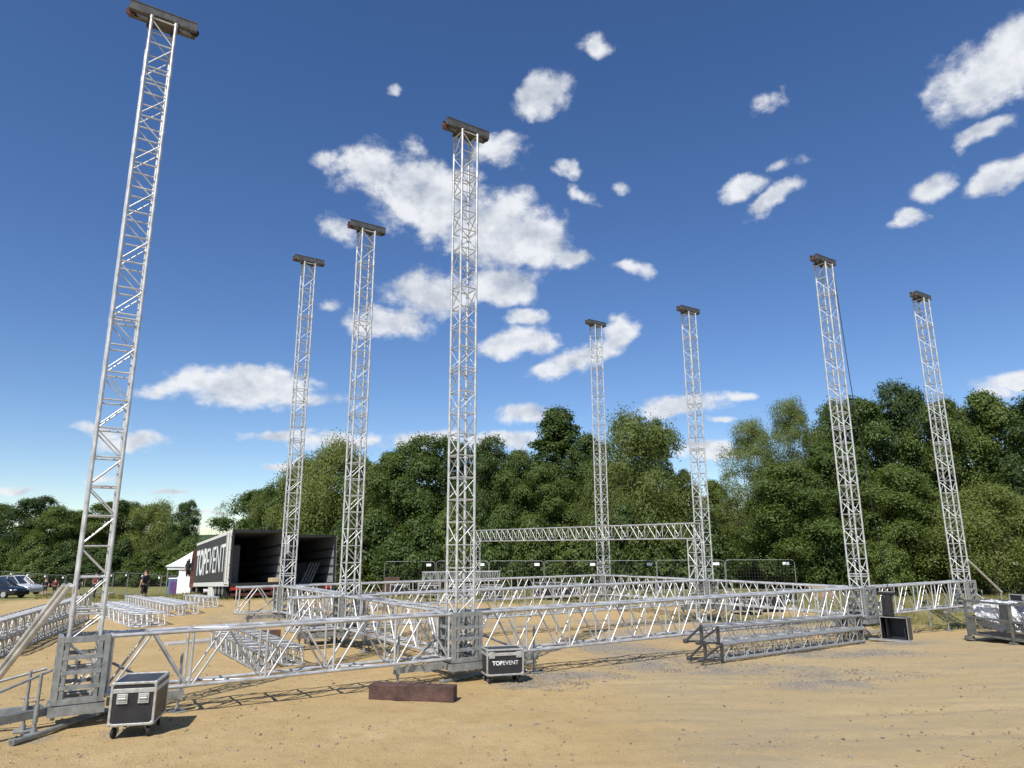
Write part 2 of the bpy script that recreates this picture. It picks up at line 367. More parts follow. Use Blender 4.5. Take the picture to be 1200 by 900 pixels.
def rut(x,y):
    # shallow wheel tracks: depth profile with raised shoulders, and a tread pattern
    z=0.; c=0.
    for i,((x0,y0),(x1,y1)) in enumerate(RUTS):
        dx,dy=x1-x0,y1-y0; L2=math.hypot(dx,dy); t=((x-x0)*dx+(y-y0)*dy)/L2
        if t<-1 or t>L2+1: continue
        d=((x-x0)*dy-(y-y0)*dx)/L2+.35*math.sin(t*.35+i)+.12*nz(t,i*3.,.4,8)
        if abs(d)>.55: continue
        f=sst(-1,1,t)*sst(L2+1,L2-1,t)*max(0,.55+nz(x,y,.35,i+20)*1.1); f=min(1,f)
        g=math.exp(-(d/.15)**2); sh=math.exp(-((abs(d)-.27)/.09)**2)
        z+=f*(-.030*g+.016*sh+.008*g*math.sin(t*24)); c=max(c,f*g)
    return z,c
verts=[]; cols=[]
for y in gy:
    for x in gx:
        z=ground(x,y)
        if -40<x<40 and -5<y<60:
            z+=.028*nz(x,y,.55,3)+.012*nz(x,y,2.2,4)
            rc_=0.
            if 7<y<24 and -9<x<20:
                rz_,rc_=rut(x,y); z+=rz_+.008*nz(x,y,6.5,6)
        else: rc_=0.
        verts.append((x,y,z))
        gm=grass_mask(x,y) if y>20 else 0.
        if y>62 or abs(x)>70: gm=max(gm,.9)
        tr=0.
        if y<30: tr=max(sst(0,2.5,x-1.0)*sst(21,17.5,y-.35*x)*.8,rc_*.95)
        cols.append((gm,gravel_mask(x,y) if y<34 else 0,tr,1))
nx=len(gx); faces=[(j*nx+i,j*nx+i+1,(j+1)*nx+i+1,(j+1)*nx+i) for j in range(len(gy)-1) for i in range(nx-1)]
me=bpy.data.meshes.new('ground'); me.from_pydata(verts,[],faces); me.polygons.foreach_set('use_smooth',[True]*len(faces))
ca=me.color_attributes.new('cover','FLOAT_COLOR','POINT'); ca.data.foreach_set('color',[c for t in cols for c in t])
gm_=bpy.data.materials.new('sandy ground'); gm_.use_nodes=True; nt=gm_.node_tree; N=nt.nodes; L=nt.links
b=N['Principled BSDF']; b.inputs['Roughness'].default_value=.95; b.inputs['Specular IOR Level'].default_value=.15
tc=N.new('ShaderNodeTexCoord')
def gno(scale,detail=6,rough=.6,sc=(1,1,1),rot=0,dist=0):
    mp=N.new('ShaderNodeMapping'); mp.inputs['Scale'].default_value=sc; mp.inputs['Rotation'].default_value=(0,0,rot); L.new(tc.outputs['Object'],mp.inputs['Vector'])
    n=N.new('ShaderNodeTexNoise'); n.inputs['Scale'].default_value=scale; n.inputs['Detail'].default_value=detail; n.inputs['Roughness'].default_value=rough; n.inputs['Distortion'].default_value=dist
    L.new(mp.outputs[0],n.inputs['Vector']); return n.outputs['Fac']
def ramp(fac,p0,c0,p1,c1):
    r=N.new('ShaderNodeValToRGB'); r.color_ramp.elements[0].position=p0; r.color_ramp.elements[1].position=p1
    r.color_ramp.elements[0].color=(*c0,1); r.color_ramp.elements[1].color=(*c1,1); L.new(fac,r.inputs['Fac']); return r.outputs['Color']
def mix(f,a,b_,mode='MIX'):
    n=N.new('ShaderNodeMix'); n.data_type='RGBA'; n.blend_type=mode
    for s_,v in(('Factor',f),('A',a),('B',b_)):
        if isinstance(v,(int,float)): n.inputs[s_].default_value=v
        elif isinstance(v,tuple): n.inputs[s_].default_value=(*v,1)
        else: L.new(v,n.inputs[s_])
    return n.outputs['Result']
at=N.new('ShaderNodeAttribute'); at.attribute_name='cover'; sp=N.new('ShaderNodeSeparateColor'); L.new(at.outputs['Color'],sp.inputs[0])
sand=ramp(gno(.35,7,.62),.3,(.455,.325,.148),.72,(.55,.41,.215))
sand=mix(ramp(gno(2.6,6,.7),.45,(0,0,0),.75,(1,1,1)),sand,(.41,.285,.13))
sand=mix(ramp(gno(38,4,.75),.52,(0,0,0),.78,(.75,.75,.75)),sand,(.26,.18,.095))
# drier grey streaks where vehicles turned (right foreground)
stf=ramp(gno(1.1,7,.65,(.22,1.6,1),R(12),.6),.43,(0,0,0),.62,(.95,.95,.95))
sand=mix(mth('MULTIPLY',stf,sp.outputs['Blue']),sand,(.36,.305,.215)) if False else sand
mm=N.new('ShaderNodeMath'); mm.operation='MULTIPLY'; L.new(stf,mm.inputs[0]); L.new(sp.outputs['Blue'],mm.inputs[1])
sand=mix(mm.outputs[0],sand,(.285,.24,.165))
m2=N.new('ShaderNodeMath'); m2.operation='MULTIPLY'; L.new(sp.outputs['Blue'],m2.inputs[0]); m2.inputs[1].default_value=.6
sand=mix(m2.outputs[0],sand,(.45,.36,.215))
gv=ramp(gno(26,5,.8),.38,(.13,.11,.085),.62,(.46,.41,.33))
col=mix(sp.outputs['Green'],sand,gv)
gf=N.new('ShaderNodeMath'); gf.operation='MULTIPLY_ADD'; gf.use_clamp=True
gd=N.new('ShaderNodeMath'); gd.operation='SUBTRACT'; L.new(gno(1.7,6,.7),gd.inputs[0]); gd.inputs[1].default_value=.5
L.new(gd.outputs[0],gf.inputs[0]); gf.inputs[1].default_value=1.2; L.new(sp.outputs['Red'],gf.inputs[2])
gcol=ramp(gno(.5,7,.7),.35,(.13,.15,.04),.66,(.33,.29,.125))
gcol=mix(ramp(gno(9,5,.7),.4,(0,0,0),.7,(.8,.8,.8)),gcol,(.115,.125,.035))
gm2=N.new('ShaderNodeMath'); gm2.operation='MULTIPLY'; L.new(gf.outputs[0],gm2.inputs[0]); 
gs=N.new('ShaderNodeMapRange'); gs.inputs['From Min'].default_value=.02; gs.inputs['From Max'].default_value=.3; L.new(sp.outputs['Red'],gs.inputs['Value']); L.new(gs.outputs[0],gm2.inputs[1])
col=mix(gm2.outputs[0],col,gcol)
L.new(col,b.inputs['Base Color'])
bu=N.new('ShaderNodeBump'); bu.inputs['Strength'].default_value=.8; bu.inputs['Distance'].default_value=.045
hh=N.new('ShaderNodeMath'); hh.operation='ADD'; L.new(gno(5,8,.7),hh.inputs[0]); L.new(gno(34,4,.7),hh.inputs[1])
L.new(hh.outputs[0],bu.inputs['Height']); L.new(bu.outputs[0],b.inputs['Normal'])
me.materials.append(gm_); me.update()
tag(put('ground',me),kind='structure')

# hills on the horizon
hm=mat('forested hill',(.030,.050,.024),.95,0,.35,.02)
mb=MB(); nA=140; rows=7
for j in range(rows):
    for i in range(nA+1):
        a=R(-62+124*i/nA); rr=1150+j*90
        prof=38+34*sst(-.2,.55,a)+10*mnoise.fractal(Vector((a*6,1.7,0)),1,2,4)+6*math.sin(a*5+1)
        h=prof*sst(0,1,j/4.)* (1 if j<5 else .8)+ (3*mnoise.fractal(Vector((a*90,j*2.,3)),1,2,3) if j>0 else 0)
        mb.v.append((rr*math.sin(a),rr*math.cos(a),-4+h))
for j in range(rows-1):
    for i in range(nA):
        q=j*(nA+1)+i; mb.f.append((q,q+1,q+nA+2,q+nA+1)); mb.m.append(0); mb.sm.append(True)
tag(put('hills',mb,hm),kind='structure')

# stones and clods
mb=MB(); rnd=random.Random(3)
def rock(x,y,s,mi=0):
    z=ground(x,y)+.028*nz(x,y,.55,3)+.012*nz(x,y,2.2,4)
    a=rnd.random()*6.3
    pts=[(1,0,0),(0,1,0),(-1,0,0),(0,-1,0),(0,0,.75),(0,0,-.4)]
    vs=[]
    for p in pts:
        k=s*rnd.uniform(.6,1.25); px,py=p[0]*k+rnd.uniform(-.2,.2)*s,p[1]*k*.8+rnd.uniform(-.2,.2)*s
        vs.append((x+px*math.cos(a)-py*math.sin(a),y+px*math.sin(a)+py*math.cos(a),z+p[2]*k+.1*s))
    mb.add(vs,[(0,1,4),(1,2,4),(2,3,4),(3,0,4),(1,0,5),(2,1,5),(3,2,5),(0,3,5)],mi)
for i in range(16000):
    y=rnd.uniform(7.5,34)**1.0; x=rnd.uniform(-.85,.85)*y
    p=gravel_mask(x,y)
    if rnd.random()<.17+p*.83: rock(x,y,rnd.choice((.012,.016,.02,.026,.034))*(1.2 if p>.3 else 1)*rnd.uniform(.7,1.2))
for b_ in GRAV[:6]:
    for i in range(340):
        a=rnd.random()*6.3; q=math.sqrt(rnd.random())*.95; x=b_[0]+math.cos(a)*q*b_[2]; y=b_[1]+math.sin(a)*q*b_[3]
        rock(x,y,rnd.uniform(.012,.036))
for i in range(11000):
    y=7.6+11*rnd.random()**1.4; x=rnd.uniform(-.80,.80)*y
    if nz(x,y,.7,30)+rnd.uniform(-.35,.35)>.05: rock(x,y,rnd.uniform(.008,.022),1)
for i in range(170):
    y=rnd.uniform(8.2,17); x=rnd.uniform(-.7,.7)*y; rock(x,y,rnd.uniform(.018,.042))
M['clod']=mat('sand clod',(.36,.255,.125),.95,0,.25,3,spec=.15)
tag(put('gravel',mb,[M['stone'],M['clod']]),'loose stones and clods scattered over the sandy ground','gravel',kind='stuff')

# grass blades
mb=MB(); lv=[]
rnd=random.Random(5); cnt=0
for i in range(150000):
    if cnt>46000: break
    y=rnd.uniform(26,66); x=rnd.uniform(-.66,.70)*y
    g=grass_mask(x,y)
    if g<.3 or rnd.random()>g*.9 or nz(x,y,.8,9)<-.1: continue
    z=ground(x,y); a=rnd.random()*6.3; h=rnd.uniform(.06,.2)*(1 if y<55 else 1.3); w=rnd.uniform(.012,.026)*(y/36)
    dx,dy=math.cos(a)*w,math.sin(a)*w; lx,ly=rnd.uniform(-.5,.5)*h,rnd.uniform(-.5,.5)*h
    mb.add([(x-dx,y-dy,z),(x+dx,y+dy,z),(x+lx,y+ly,z+h)],[(0,1,2)]); lv.append(rnd.random()); cnt+=1
me=mb.mesh('grass',M['grassblade']); me.attributes.new('leafvar','FLOAT','FACE').data.foreach_set('value',lv[:len(me.polygons)])
tag(put('grass',me),'short dry meadow grass along the edges of the site','grass',kind='stuff')

exec_after=[]
# ------------------------------------------------------------------ lattice towers
HS=.215          # half chord spacing of a mast
def mast_mesh(z0,z1,bay=.5):
    mb=MB(); n=max(1,round((z1-z0-.08)/bay)); b=(z1-z0-.08)/n
    for sx_ in(-1,1):
        for sy_ in(-1,1):
            mb.tube((sx_*HS,sy_*HS,z0),(sx_*HS,sy_*HS,z1),.030,10)
            for zz in (z0+.03,z1-.03): mb.tube((sx_*HS,sy_*HS,zz-.03),(sx_*HS,sy_*HS,zz+.03),.037,10)
    c=[(-HS,-HS),(HS,-HS),(HS,HS),(-HS,HS)]
    for k in range(4):
        p,q=c[k],c[(k+1)%4]
        for i in range(n+1):
            z=z0+.04+b*i; mb.tube((*p,z),(*q,z),.0155,6,caps=False)
            if i<n:
                a,d=((p,q) if (i+(k>=2))%2==0 else (q,p))
                mb.tube((*a,z+.03),(*d,z+b-.03),.0125,6,caps=False)
    return mb
def sleeve_mesh():
    mb=MB(); s=.315; zb,zt=-.16,.84
    for a in(-1,1):
        for b in(-1,1):
            mb.box((a*s,b*s,(zb+zt)/2),(.075,.075,zt-zb))
            mb.box((a*(s-.085),b*s*1.003,(zb+zt)/2),(.05,.05,zt-zb-.02))
    for z in(-.12,.08,.30,.52,.79):
        h=.085 if z in(-.12,.79) else .06
        for b in(-1,1):
            mb.box((0,b*(s+.004),z),(2*s-.08,.06,h)); mb.box((b*(s+.004),0,z+.004),(.06,2*s-.08,h))
    for a in(-1,1):
        for b in(-1,1):   # guide rollers
            mb.tube((a*.262,b*.262-.02,.66),(a*.262,b*.262+.02,.66),.035,10); mb.tube((a*.262,b*.262-.02,.18),(a*.262,b*.262+.02,.18),.035,10)
    return mb
def head_mesh():
    mb=MB()
    for b in(-1,1):
        mb.box((0,b*.12,.10),(1.22,.045,.16)); mb.box((0,b*.105,.19),(1.22,.09,.022)); mb.box((0,b*.105,.008),(1.22,.09,.022))
    for a in(-.55,-.215,.215,.55): mb.box((a,0,.10),(.03,.19,.15))
    for a in(-1,1):
        for b in(-1,1): mb.box((a*HS,b*HS*.9,-.03),(.10,.10,.05))
    mb.box((0,0,-.012),(.56,.44,.02))
    return mb
def pulley_mesh():
    mb=MB(); mb.wheel((0,0,0),.085,.06,(0,1,0),0,18); mb.tube((0,-.11,0),(0,.11,0),.025,8); return mb
def base_mesh():
    mb=MB()
    for b in(-1,1):
        mb.box((0,b*.33,-.25),(.76,.10,.14)); mb.box((b*.33,0,-.252),(.10,.55,.13))
    for a in(-1,1):
        for b in(-1,1): mb.tube((a*.3,b*.3,-.31),(a*.3,b*.3,-.37),.03,8)
    return mb
def outrig_mesh(L_):
    mb=MB(); mb.box(((.43+L_)/2,0,-.24),(L_-.43,.09,.12)); mb.box((L_+.02,0,-.24),(.10,.13,.15))
    mb.tube((.45,0,.35),(L_-.18,0,-.17),.022,8); return mb
def jack_mesh(gz_,top=.42):
    mb=MB(); mb.tube((0,0,gz_+.01),(0,0,top),.024,10); mb.tube((0,0,-.36),(0,0,-.10),.036,10)
    mb.box((0,0,gz_+.012),(.24,.24,.016)); mb.tube((0,0,gz_+.02),(0,0,gz_+.09),.04,10)
    for a in(-1,1): mb.tube((0,0,-.05),(a*.10,0,-.05),.010,6)
    return mb
_meshes={}
def cached(key,fn,mats):
    if key not in _meshes: _meshes[key]=fn().mesh(key.split('|')[0],mats)
    return _meshes[key]
def tower(E,N_,H,label,outs,joint=(1.2,6.2,11.2)):
    x,y=grid(E,N_); g=ground(x,y)
    t=thing('truss_tower',(x,y,g),label,'truss tower','lattice towers of the stage roof',GA)
    js=[-.14]+[j for j in joint if j<H-.35]+[H-.06]
    for a,b in zip(js[:-1],js[1:]):
        put('mast_section',cached('mast_section|%.2f|%.2f'%(a,b),lambda:mast_mesh(a,b),M['alu']),parent=t,loc=(0,0,-g))
    put('sleeve_block',cached('sleeve_block',sleeve_mesh,M['galv']),parent=t,loc=(0,0,-g))
    hd=put('top_beam',cached('top_beam',head_mesh,M['headsteel']),parent=t,loc=(0,0,H-g))
    for a in(-1,1): put('pulley',cached('pulley%d'%a,pulley_mesh,M['redpulley'] if a<0 else M['darksteel']),parent=hd,loc=(a*.58,0,.02 if a<0 else .06))
    put('base_frame',cached('base_frame',base_mesh,M['galv']),parent=t,loc=(0,0,-g))
    for ang,ln in outs:
        o=put('outrigger',cached('outrigger|%.2f'%ln,lambda:outrig_mesh(ln),M['galv']),parent=t,loc=(0,0,-g),rot=(0,0,ang))
        wx=x+math.cos(GA+ang)*ln; wy=y+math.sin(GA+ang)*ln
        put('screw_jack',jack_mesh(ground(wx,wy)),M['galv'],parent=o,loc=(ln,0,0))
    return t
HF,HR=12.42,13.55
T1=tower(-6.98,0,HF,'tall silver lattice tower nearest the camera, a slanting pole leaning against its foot',[(0,1.5),(PI,2.9),(PI/2,1.4),(PI+.55,2.6)])
T4=tower(0,0,HF,'lattice tower in the middle of the front line, beside the black case with white lettering',[(0,1.95),(PI,1.42),(PI/2,1.5)])
T7=tower(15.3,0,HF,'lattice tower with a black chain hanging down it, behind the open black case',[(0,1.5),(PI,1.5),(PI/2,1.4)])
T8=tower(22.31,0,HF,'rightmost lattice tower, a slanting strut at its foot, near the mesh crate',[(0,1.5),(PI,1.5),(PI/2,1.4),(-PI/2,1.3)])
T3=tower(0,6.64,HF,'lattice tower just right of the open trailers, taller of that pair in the photo',[(0,1.4),(PI,1.4),(PI/2,1.3),(-PI/2,1.3)])
T6=tower(15.3,6.64,HF,'lattice tower standing against the right leg of the low truss gantry',[(0,1.4),(PI,1.4),(PI/2,1.3),(-PI/2,1.3)])
T2=tower(0,13.02,HR,'leftmost of the far lattice towers, rising in front of the gap between the two trailers',[(0,1.3),(PI,1.3),(-PI/2,1.3)])
T5=tower(15.3,13.02,HR,'farthest lattice tower, seen behind the crossbar of the low truss gantry',[(0,1.3),(PI,1.3),(-PI/2,1.3)])
for o in [c for c in T1.children if c.name.startswith('outrigger')]:
    if o.rotation_euler.z>2:
        p_=T1.matrix_basis@Vector((math.cos(o.rotation_euler.z)*.66,math.sin(o.rotation_euler.z)*.66,0))
        put('screw_jack',jack_mesh(ground(p_.x,p_.y),.34),M['galv'],parent=o,loc=(.66,.08,0))
# slanting poles
def loc_in(t,p): 
    return t.matrix_basis.inverted()@Vector(p)
top=Vector((-7.08,11.55,1.62)); 
mb=MB(); a=loc_in(T1,top); b=loc_in(T1,(-8.95,12.35,-.5)); mb.tube(a,b,.047,12); mb.tube(a+Vector((-.08,.05,0)),b+Vector((-.08,.05,0)),.036,12)

put('brace_pole',mb,M['alu'],parent=T1)
mb=MB(); p0=at_depth(1134,656,27.0); p1=at_depth(1174,694,27.6); mb.tube(loc_in(T8,p0),loc_in(T8,p1),.04,8); put('brace_pole',mb,M['alu'],parent=T8)

# hanging chain on the right tower
x,y=grid(15.3+.62,0); p=[Vector((x,y,HF-.1)),Vector((x+.12,y-.05,8)),Vector((x+.3,y-.1,4)),Vector((x+.6,y-.2,-.55))]
mb=MB()
for a,b in zip(p[:-1],p[1:]): mb.tube(a,b,.014,6)
mb.tube(p[-1]+Vector((0,0,.16)),p[-1],.03,8)
tag(put('hoist_chain',mb,M['darksteel']),'long black chain hanging from the top beam of the tower by the open case','chain')

# ------------------------------------------------------------------ box trusses
def truss(L_,w,zb,zt,bay,style,rc=.032,rl=.019):
    n=max(1,round(L_/bay)); b=L_/n; ch=[]
    for y in(-w/2,w/2):
        for z in(zb,zt):
            m=MB(); m.tube((0,y,z),(L_,y,z),rc,10)
            for e in(.0,L_-.05): m.tube((e,y,z),(e+.05,y,z),rc*1.25,10)
            ch.append(m)
    lc=MB()
    for i in range(n+1):
        x=min(max(b*i,.04),L_-.04)
        for y in(-w/2,w/2): lc.tube((x,y,zb),(x,y,zt),rl*1.15 if style=='V' else rl,6,caps=False)
        for z in(zb,zt): lc.tube((x,-w/2,z),(x,w/2,z),rl,6,caps=False)
    for i in range(n):
        x0,x1=b*i+.04,b*(i+1)-.04; xm=(x0+x1)/2
        for y in(-w/2,w/2):
            if style=='V':
                lc.tube((x0,y,zb),(xm-.02,y,zt),rl,6,caps=False); lc.tube((xm+.02,y,zt),(x1,y,zb),rl,6,caps=False)
            else:
                a,c=(zb,zt) if (i+(y>0))%2==0 else (zt,zb)
                lc.tube((x0,y,a),(x1,y,c),rl,6,caps=False)
        for z in(zb,zt):
            s_=1 if i%2==0 else -1
            lc.tube((x0,-s_*w/2,z),(x1,s_*w/2,z),rl*.9,6,caps=False)
            if style=='V': lc.tube((xm,-w/2,z),(xm,w/2,z),rl*.9,6,caps=False)
    return ch,lc
def place_truss(name,p,ang,L_,w,zb,zt,bay,style,label,cat,group,m='alu',pitch=0,rc=.032,rl=.019):
    t=thing(name,p,label,cat,group,rot=(0,pitch,ang))
    ch,lc=truss(L_,w,zb,zt,bay,style,rc,rl)
    for c in ch: put('chord',c,M[m],parent=t)
    put('lacing',lc,M[m],parent=t)
    return t
def gtruss(E0,N0,E1,N1,label):
    x0,y0=grid(E0,N0); x1,y1=grid(E1,N1); L_=math.hypot(x1-x0,y1-y0)
    return place_truss('ground_truss',(x0,y0,-.1),math.atan2(y1-y0,x1-x0),L_,.5,.02,.90,1.19,'V',label,'truss','level trusses linking the towers',rl=.02)
c=.36
gtruss(-6.98+c,0,-c,0,'nearest silver truss beam, running from the left front tower to the middle front tower')
gtruss(c,0,15.3-c,0,'long silver truss beam running right from the middle front tower past the stacked dark trusses')
gtruss(15.3+c,0,22.31-c,0,'short truss beam at the right, between the two rightmost towers')
gtruss(0,c,0,6.64-c,'truss beam receding from the middle front tower toward the trailers')
gtruss(0,6.64+c,0,13.02-c,'truss beam between the two towers in front of the trailers')
gtruss(15.3,c,15.3,6.64-c,'truss beam between the tower with the black chain and the gantry tower')
gtruss(15.3,6.64+c,15.3,13.02-c,'truss beam from the gantry tower back to the farthest tower')
gtruss(c,6.64,15.3-c,6.64,'long truss beam across the middle of the frame, between the front and rear ones')
gtruss(c,13.02,15.3-c,13.02,'rearmost long truss beam of the frame, nearest the mesh fence')
gtruss(-c,6.64,-1.75,6.64,'stub of truss sticking out left of the taller tower by the trailers')
gtruss(-c,13.02,-1.75,13.02,'stub of truss sticking out left of the tower in front of the trailer gap')

# low gantry behind the frame
ga=Vector((7.66,29.40)); gb=Vector((-2.33,42.43)); d=(gb-ga); GL=d.length; ang=math.atan2(d.y,d.x); g0=ground(*ga)
t=thing('truss_gantry',(ga.x,ga.y,g0),'low goal shaped truss gantry spanning behind the frame in front of the trees','gantry',rz=ang)
zt=3.09-g0
ch,lc=truss(GL,.40,zt-.62,zt,1.05,'V',.026,.016)
m_=MB()
cb=put('crossbar',lc,M['alu'],parent=t)
for c_ in ch: put('chord',c_,M['alu'],parent=cb)
for xx in(.2,GL-.2):
    ch,lc=truss(zt-.62 if False else zt-.66,.40,-.2,.2,.5,'Z',.028,.016)
    lg=put('leg',lc,M['alu'],parent=t,loc=(xx,0,.01),rot=(0,-PI/2,0))
    for c_ in ch: put('chord',c_,M['alu'],parent=lg)
    m=MB(); m.box((0,0,.01),(.9,.9,.02)); put('foot_plate',m,M['galv'],parent=t,loc=(xx,0,0))

# trusses lying on the ground
def lay(p0,p1,w,h,label,bay=.42,dz=0,off=0,m='alu',group='trusses lying on the ground',L_=None,style='Z',rc=.028,rl=.015):
    p0=Vector(p0[:2]); p1=Vector(p1[:2]); d=p1-p0; nrm=Vector((-d.y,d.x)).normalized(); p0=p0+nrm*off; p1=p1+nrm*off
    L2=d.length if L_ is None else L_
    z0,z1=ground(*p0),ground(*p1); pit=-math.atan2(z1-z0,d.length)
    return place_truss('spare_truss',(p0.x,p0.y,z0+dz+.03),math.atan2(d.y,d.x),L2,w,.0,h,bay,style,label,'truss',group,m,pit,rc,rl)
A_=gpix(-6,774); B_=gpix(104,727)
lay(A_,B_,.5,.42,'lower of the two spare trusses stacked at the left edge',.36,0,.25,'alu_dull')
lay(A_,B_,.5,.42,'upper of the two spare trusses stacked at the left edge',.36,.49,.25,'alu_dull')
A_=gpix(154,737); B_=gpix(106,720)
lay(A_,B_,.5,.42,'spare truss lying just behind the nearest tower, near one of two',.42,0,-.27)
lay(A_,B_,.5,.42,'spare truss lying just behind the nearest tower, far one of two',.42,0,-.85)
A_=gpix(198,723); B_=gpix(145,708)
lay(A_,B_,.5,.40,'spare truss lying in front of the man in the dark shirt',.42,0,-.27)
lay(A_,B_,.5,.40,'spare truss lying right of the one in front of the man',.42,0,-.85,L_=9.)
A_=gpix(241,713); B_=gpix(201,706.5)
lay(A_,B_,.5,.40,'short spare truss nearest the wheels of the lettered trailer',.42,.0,-.27,L_=4.5)
lay((-5.75,17.1),(-8.7,21.6),.40,.40,'left one of two small trusses lying behind the nearest truss beam',.34,0,0,'alu_dull')
lay((-5.2,17.65),(-8.1,22.0),.40,.40,'right one of two small trusses lying behind the nearest truss beam',.34,0,0,'alu_dull')
# dark fork ended stack at the right
def forked(dz,label,p0,p1):
    t=lay(p0,p1,.50,.36,label,.46,dz,0,'alu_dull','dark fork ended trusses in front of the frame',style='Z',rc=.042,rl=.014)
    for y in(-.25,.25):
        m=MB(); m.bar((-.02,y,.36),(-.75,y*.75,.06),.042,.045); m.bar((-.02,y,0),(-.75,y*.75,.04),.045,.045); m.box((-.02,y,.18),(.06,.06,.44)); m.tube((-.75,y*.75-.06,.05),(-.75,y*.75+.06,.05),.05,10)
        put('fork_end',m,M['forksteel'],parent=t)
    m=MB(); Lx=(Vector(p1[:2])-Vector(p0[:2])).length
    for y in(-.22,.22): m.bar((Lx-.5,y,.0),(Lx-.1,y,.36),.05,.05); m.box((Lx-.05,y,.18),(.05,.06,.42))
    put('end_strut',m,M['forksteel'],parent=t)
    return t
forked(.05,'lower of the two dark fork ended trusses stacked in front of the frame',(5.05,18.55),(10.9,23.3))
forked(.44,'upper of the two dark fork ended trusses stacked in front of the frame',(5.0,18.62),(10.95,23.45))
# stack by the back fence
p=at_depth(495,668,38); q=at_depth(585,670,39)
place_truss('spare_truss',(p.x,p.y,p.z-.62),math.atan2(q.y-p.y,q.x-p.x),(q-p).length,.45,0,.5,.45,'V','spare truss resting on black cases in front of the back fence','truss','trusses lying on the ground','alu',0,.026,.015)

# ------------------------------------------------------------------ flight cases
def text_mesh(s,size,mt,bold=0.,ext=.004,sx_=1.):
    cu=bpy.data.curves.new('lettering','FONT'); cu.body=s; cu.size=size; cu.extrude=ext; cu.offset=bold; cu.align_x='LEFT'; cu.resolution_u=3
    ob=bpy.data.objects.new('lettering',cu); COL.objects.link(ob)
    bpy.context.view_layer.update()
    me=bpy.data.meshes.new_from_object(ob.evaluated_get(bpy.context.evaluated_depsgraph_get()))
    bpy.data.objects.remove(ob); me.name='lettering'; me.materials.clear(); me.materials.append(mt)
    xs=[v.co.x for v in me.vertices]; w=max(xs)-min(xs); x0=min(xs)
    for v in me.vertices: v.co.x=(v.co.x-x0)*sx_
    return me,w*sx_
def topevent(size,mt,sx_=1.):
    a,w1=text_mesh('TOP',size,mt,size*.028,.003,sx_); b,w2=text_mesh('EVENT',size,mt,-size*.006,.003,sx_)
    return a,w1,b,w2,size*.10
def flight_case(p,rz,w,dp,h,label,front='latch',group=None,name='flight_case'):
    # w along local x, front faces local -y, h without castors
    t=thing(name,p,label,'flight case',group,rz); z0=.175
    m=MB(); m.box((0,0,z0+h/2),(w-.03,dp-.03,h-.03)); put('body',m,M['caseblack'],parent=t)
    e=MB(); k=.034
    for a in(-1,1):
        for b in(-1,1):
            e.bbox((a*(w/2-k/2),b*(dp/2-k/2),z0+h/2),(k,k,h-.01),.006)
            e.bbox((a*(w/2-k/2),0,z0+h/2+b*(h/2-k/2)),(k+.001,dp-2*k,k+.001),.006); e.bbox((0,a*(dp/2-k/2),z0+h/2+b*(h/2-k/2)),(w-2*k,k+.001,k+.001),.006)
            for c_ in(-1,1): e.bbox((a*(w/2-.028),b*(dp/2-.028),z0+h/2+c_*(h/2-.028)),(.066,.066,.066),.02)
    put('edge_frame',e,M['casealu'],parent=t)
    ld=MB(); zl=z0+h*.80
    for b in(-1,1): ld.bbox((0,b*(dp/2-.012),zl),(w-2*k,.022,.062),.004); ld.bbox((b*(w/2-.012),0,zl),(.022,dp-2*k,.062),.004)
    put('lid_band',ld,M['casealu'],parent=t)
    for a in(-1,1):
        l_=MB()
        if front=='latch':
            l_.bbox((a*w*.23,-dp/2-.002,z0+h*.62),(.15,.02,.14),.006); l_.bbox((a*w*.23,-dp/2-.014,z0+h*.62),(.10,.014,.09),.005); l_.tube((a*w*.23-.05,-dp/2-.03,z0+h*.63),(a*w*.23+.05,-dp/2-.03,z0+h*.63),.009,8)
        else:
            l_.bbox((a*w*.36,-dp/2-.004,zl-.01),(.12,.022,.13),.006); l_.bbox((a*w*.36,-dp/2-.018,zl-.01),(.05,.012,.07),.005)
        put('latch',l_,M['casealu'],parent=t)
    for a in(-1,1):
        for b in(-1,1):
            cx,cy=a*(w/2-.10),b*(dp/2-.10)
            f=MB(); f.box((cx,cy,z0-.008),(.10,.10,.012)); f.bar((cx-.03,cy,z0-.01),(cx-.03+.035*a,cy,.074),.012,.05,up=(0,1,0)); f.bar((cx+.03,cy,z0-.01),(cx+.03+.0*a,cy,.074),.012,.05,up=(0,1,0))
            ca=put('caster',f,M['galv'],parent=t); wv_=MB(); wv_.wheel((cx+.02*a,cy,.074),.074,.040,(1,.25*a,0),0,16); put('wheel',wv_,M['rubber'],parent=ca)
    if front=='text':
        a,w1,b,w2,gp_=topevent(.15,M['letter']); tot=w1+gp_+w2; sc=min(1,(w*.70)/tot)
        q=[]
        for me_,xo in((a,0),(b,w1+gp_)):
            o=put('lettering',me_,parent=t,loc=(-tot*sc/2+xo*sc,-dp/2+.0105,z0+h*.40),rot=(PI/2,0,0)); o.scale=(sc,sc,1)
    return t
a=gpix(126,867); b=gpix(172,865.5); dx=b-a; w=dx.length+.12
ry=math.atan2(dx.y,dx.x)+.05; nrm=Vector((-math.sin(ry),math.cos(ry),0)); cpos=(a+b)/2+nrm*.42-Vector((0,0,0)); 
c1=flight_case((cpos.x+.02,cpos.y,ground(cpos.x,cpos.y)),ry,.62,.86,.60,'black flight case on castors with two silver latches, in front of the nearest tower')
a=gpix(571,804); b=gpix(613,801); dx=b-a; ry=math.atan2(dx.y,dx.x)-.12; nrm=Vector((-math.sin(ry),math.cos(ry),0)); cpos=(a+b)/2+nrm*.26
c2=flight_case((cpos.x,cpos.y,ground(cpos.x,cpos.y)),ry,.80,.55,.52,'black flight case with white lettering beside the middle front tower','text')
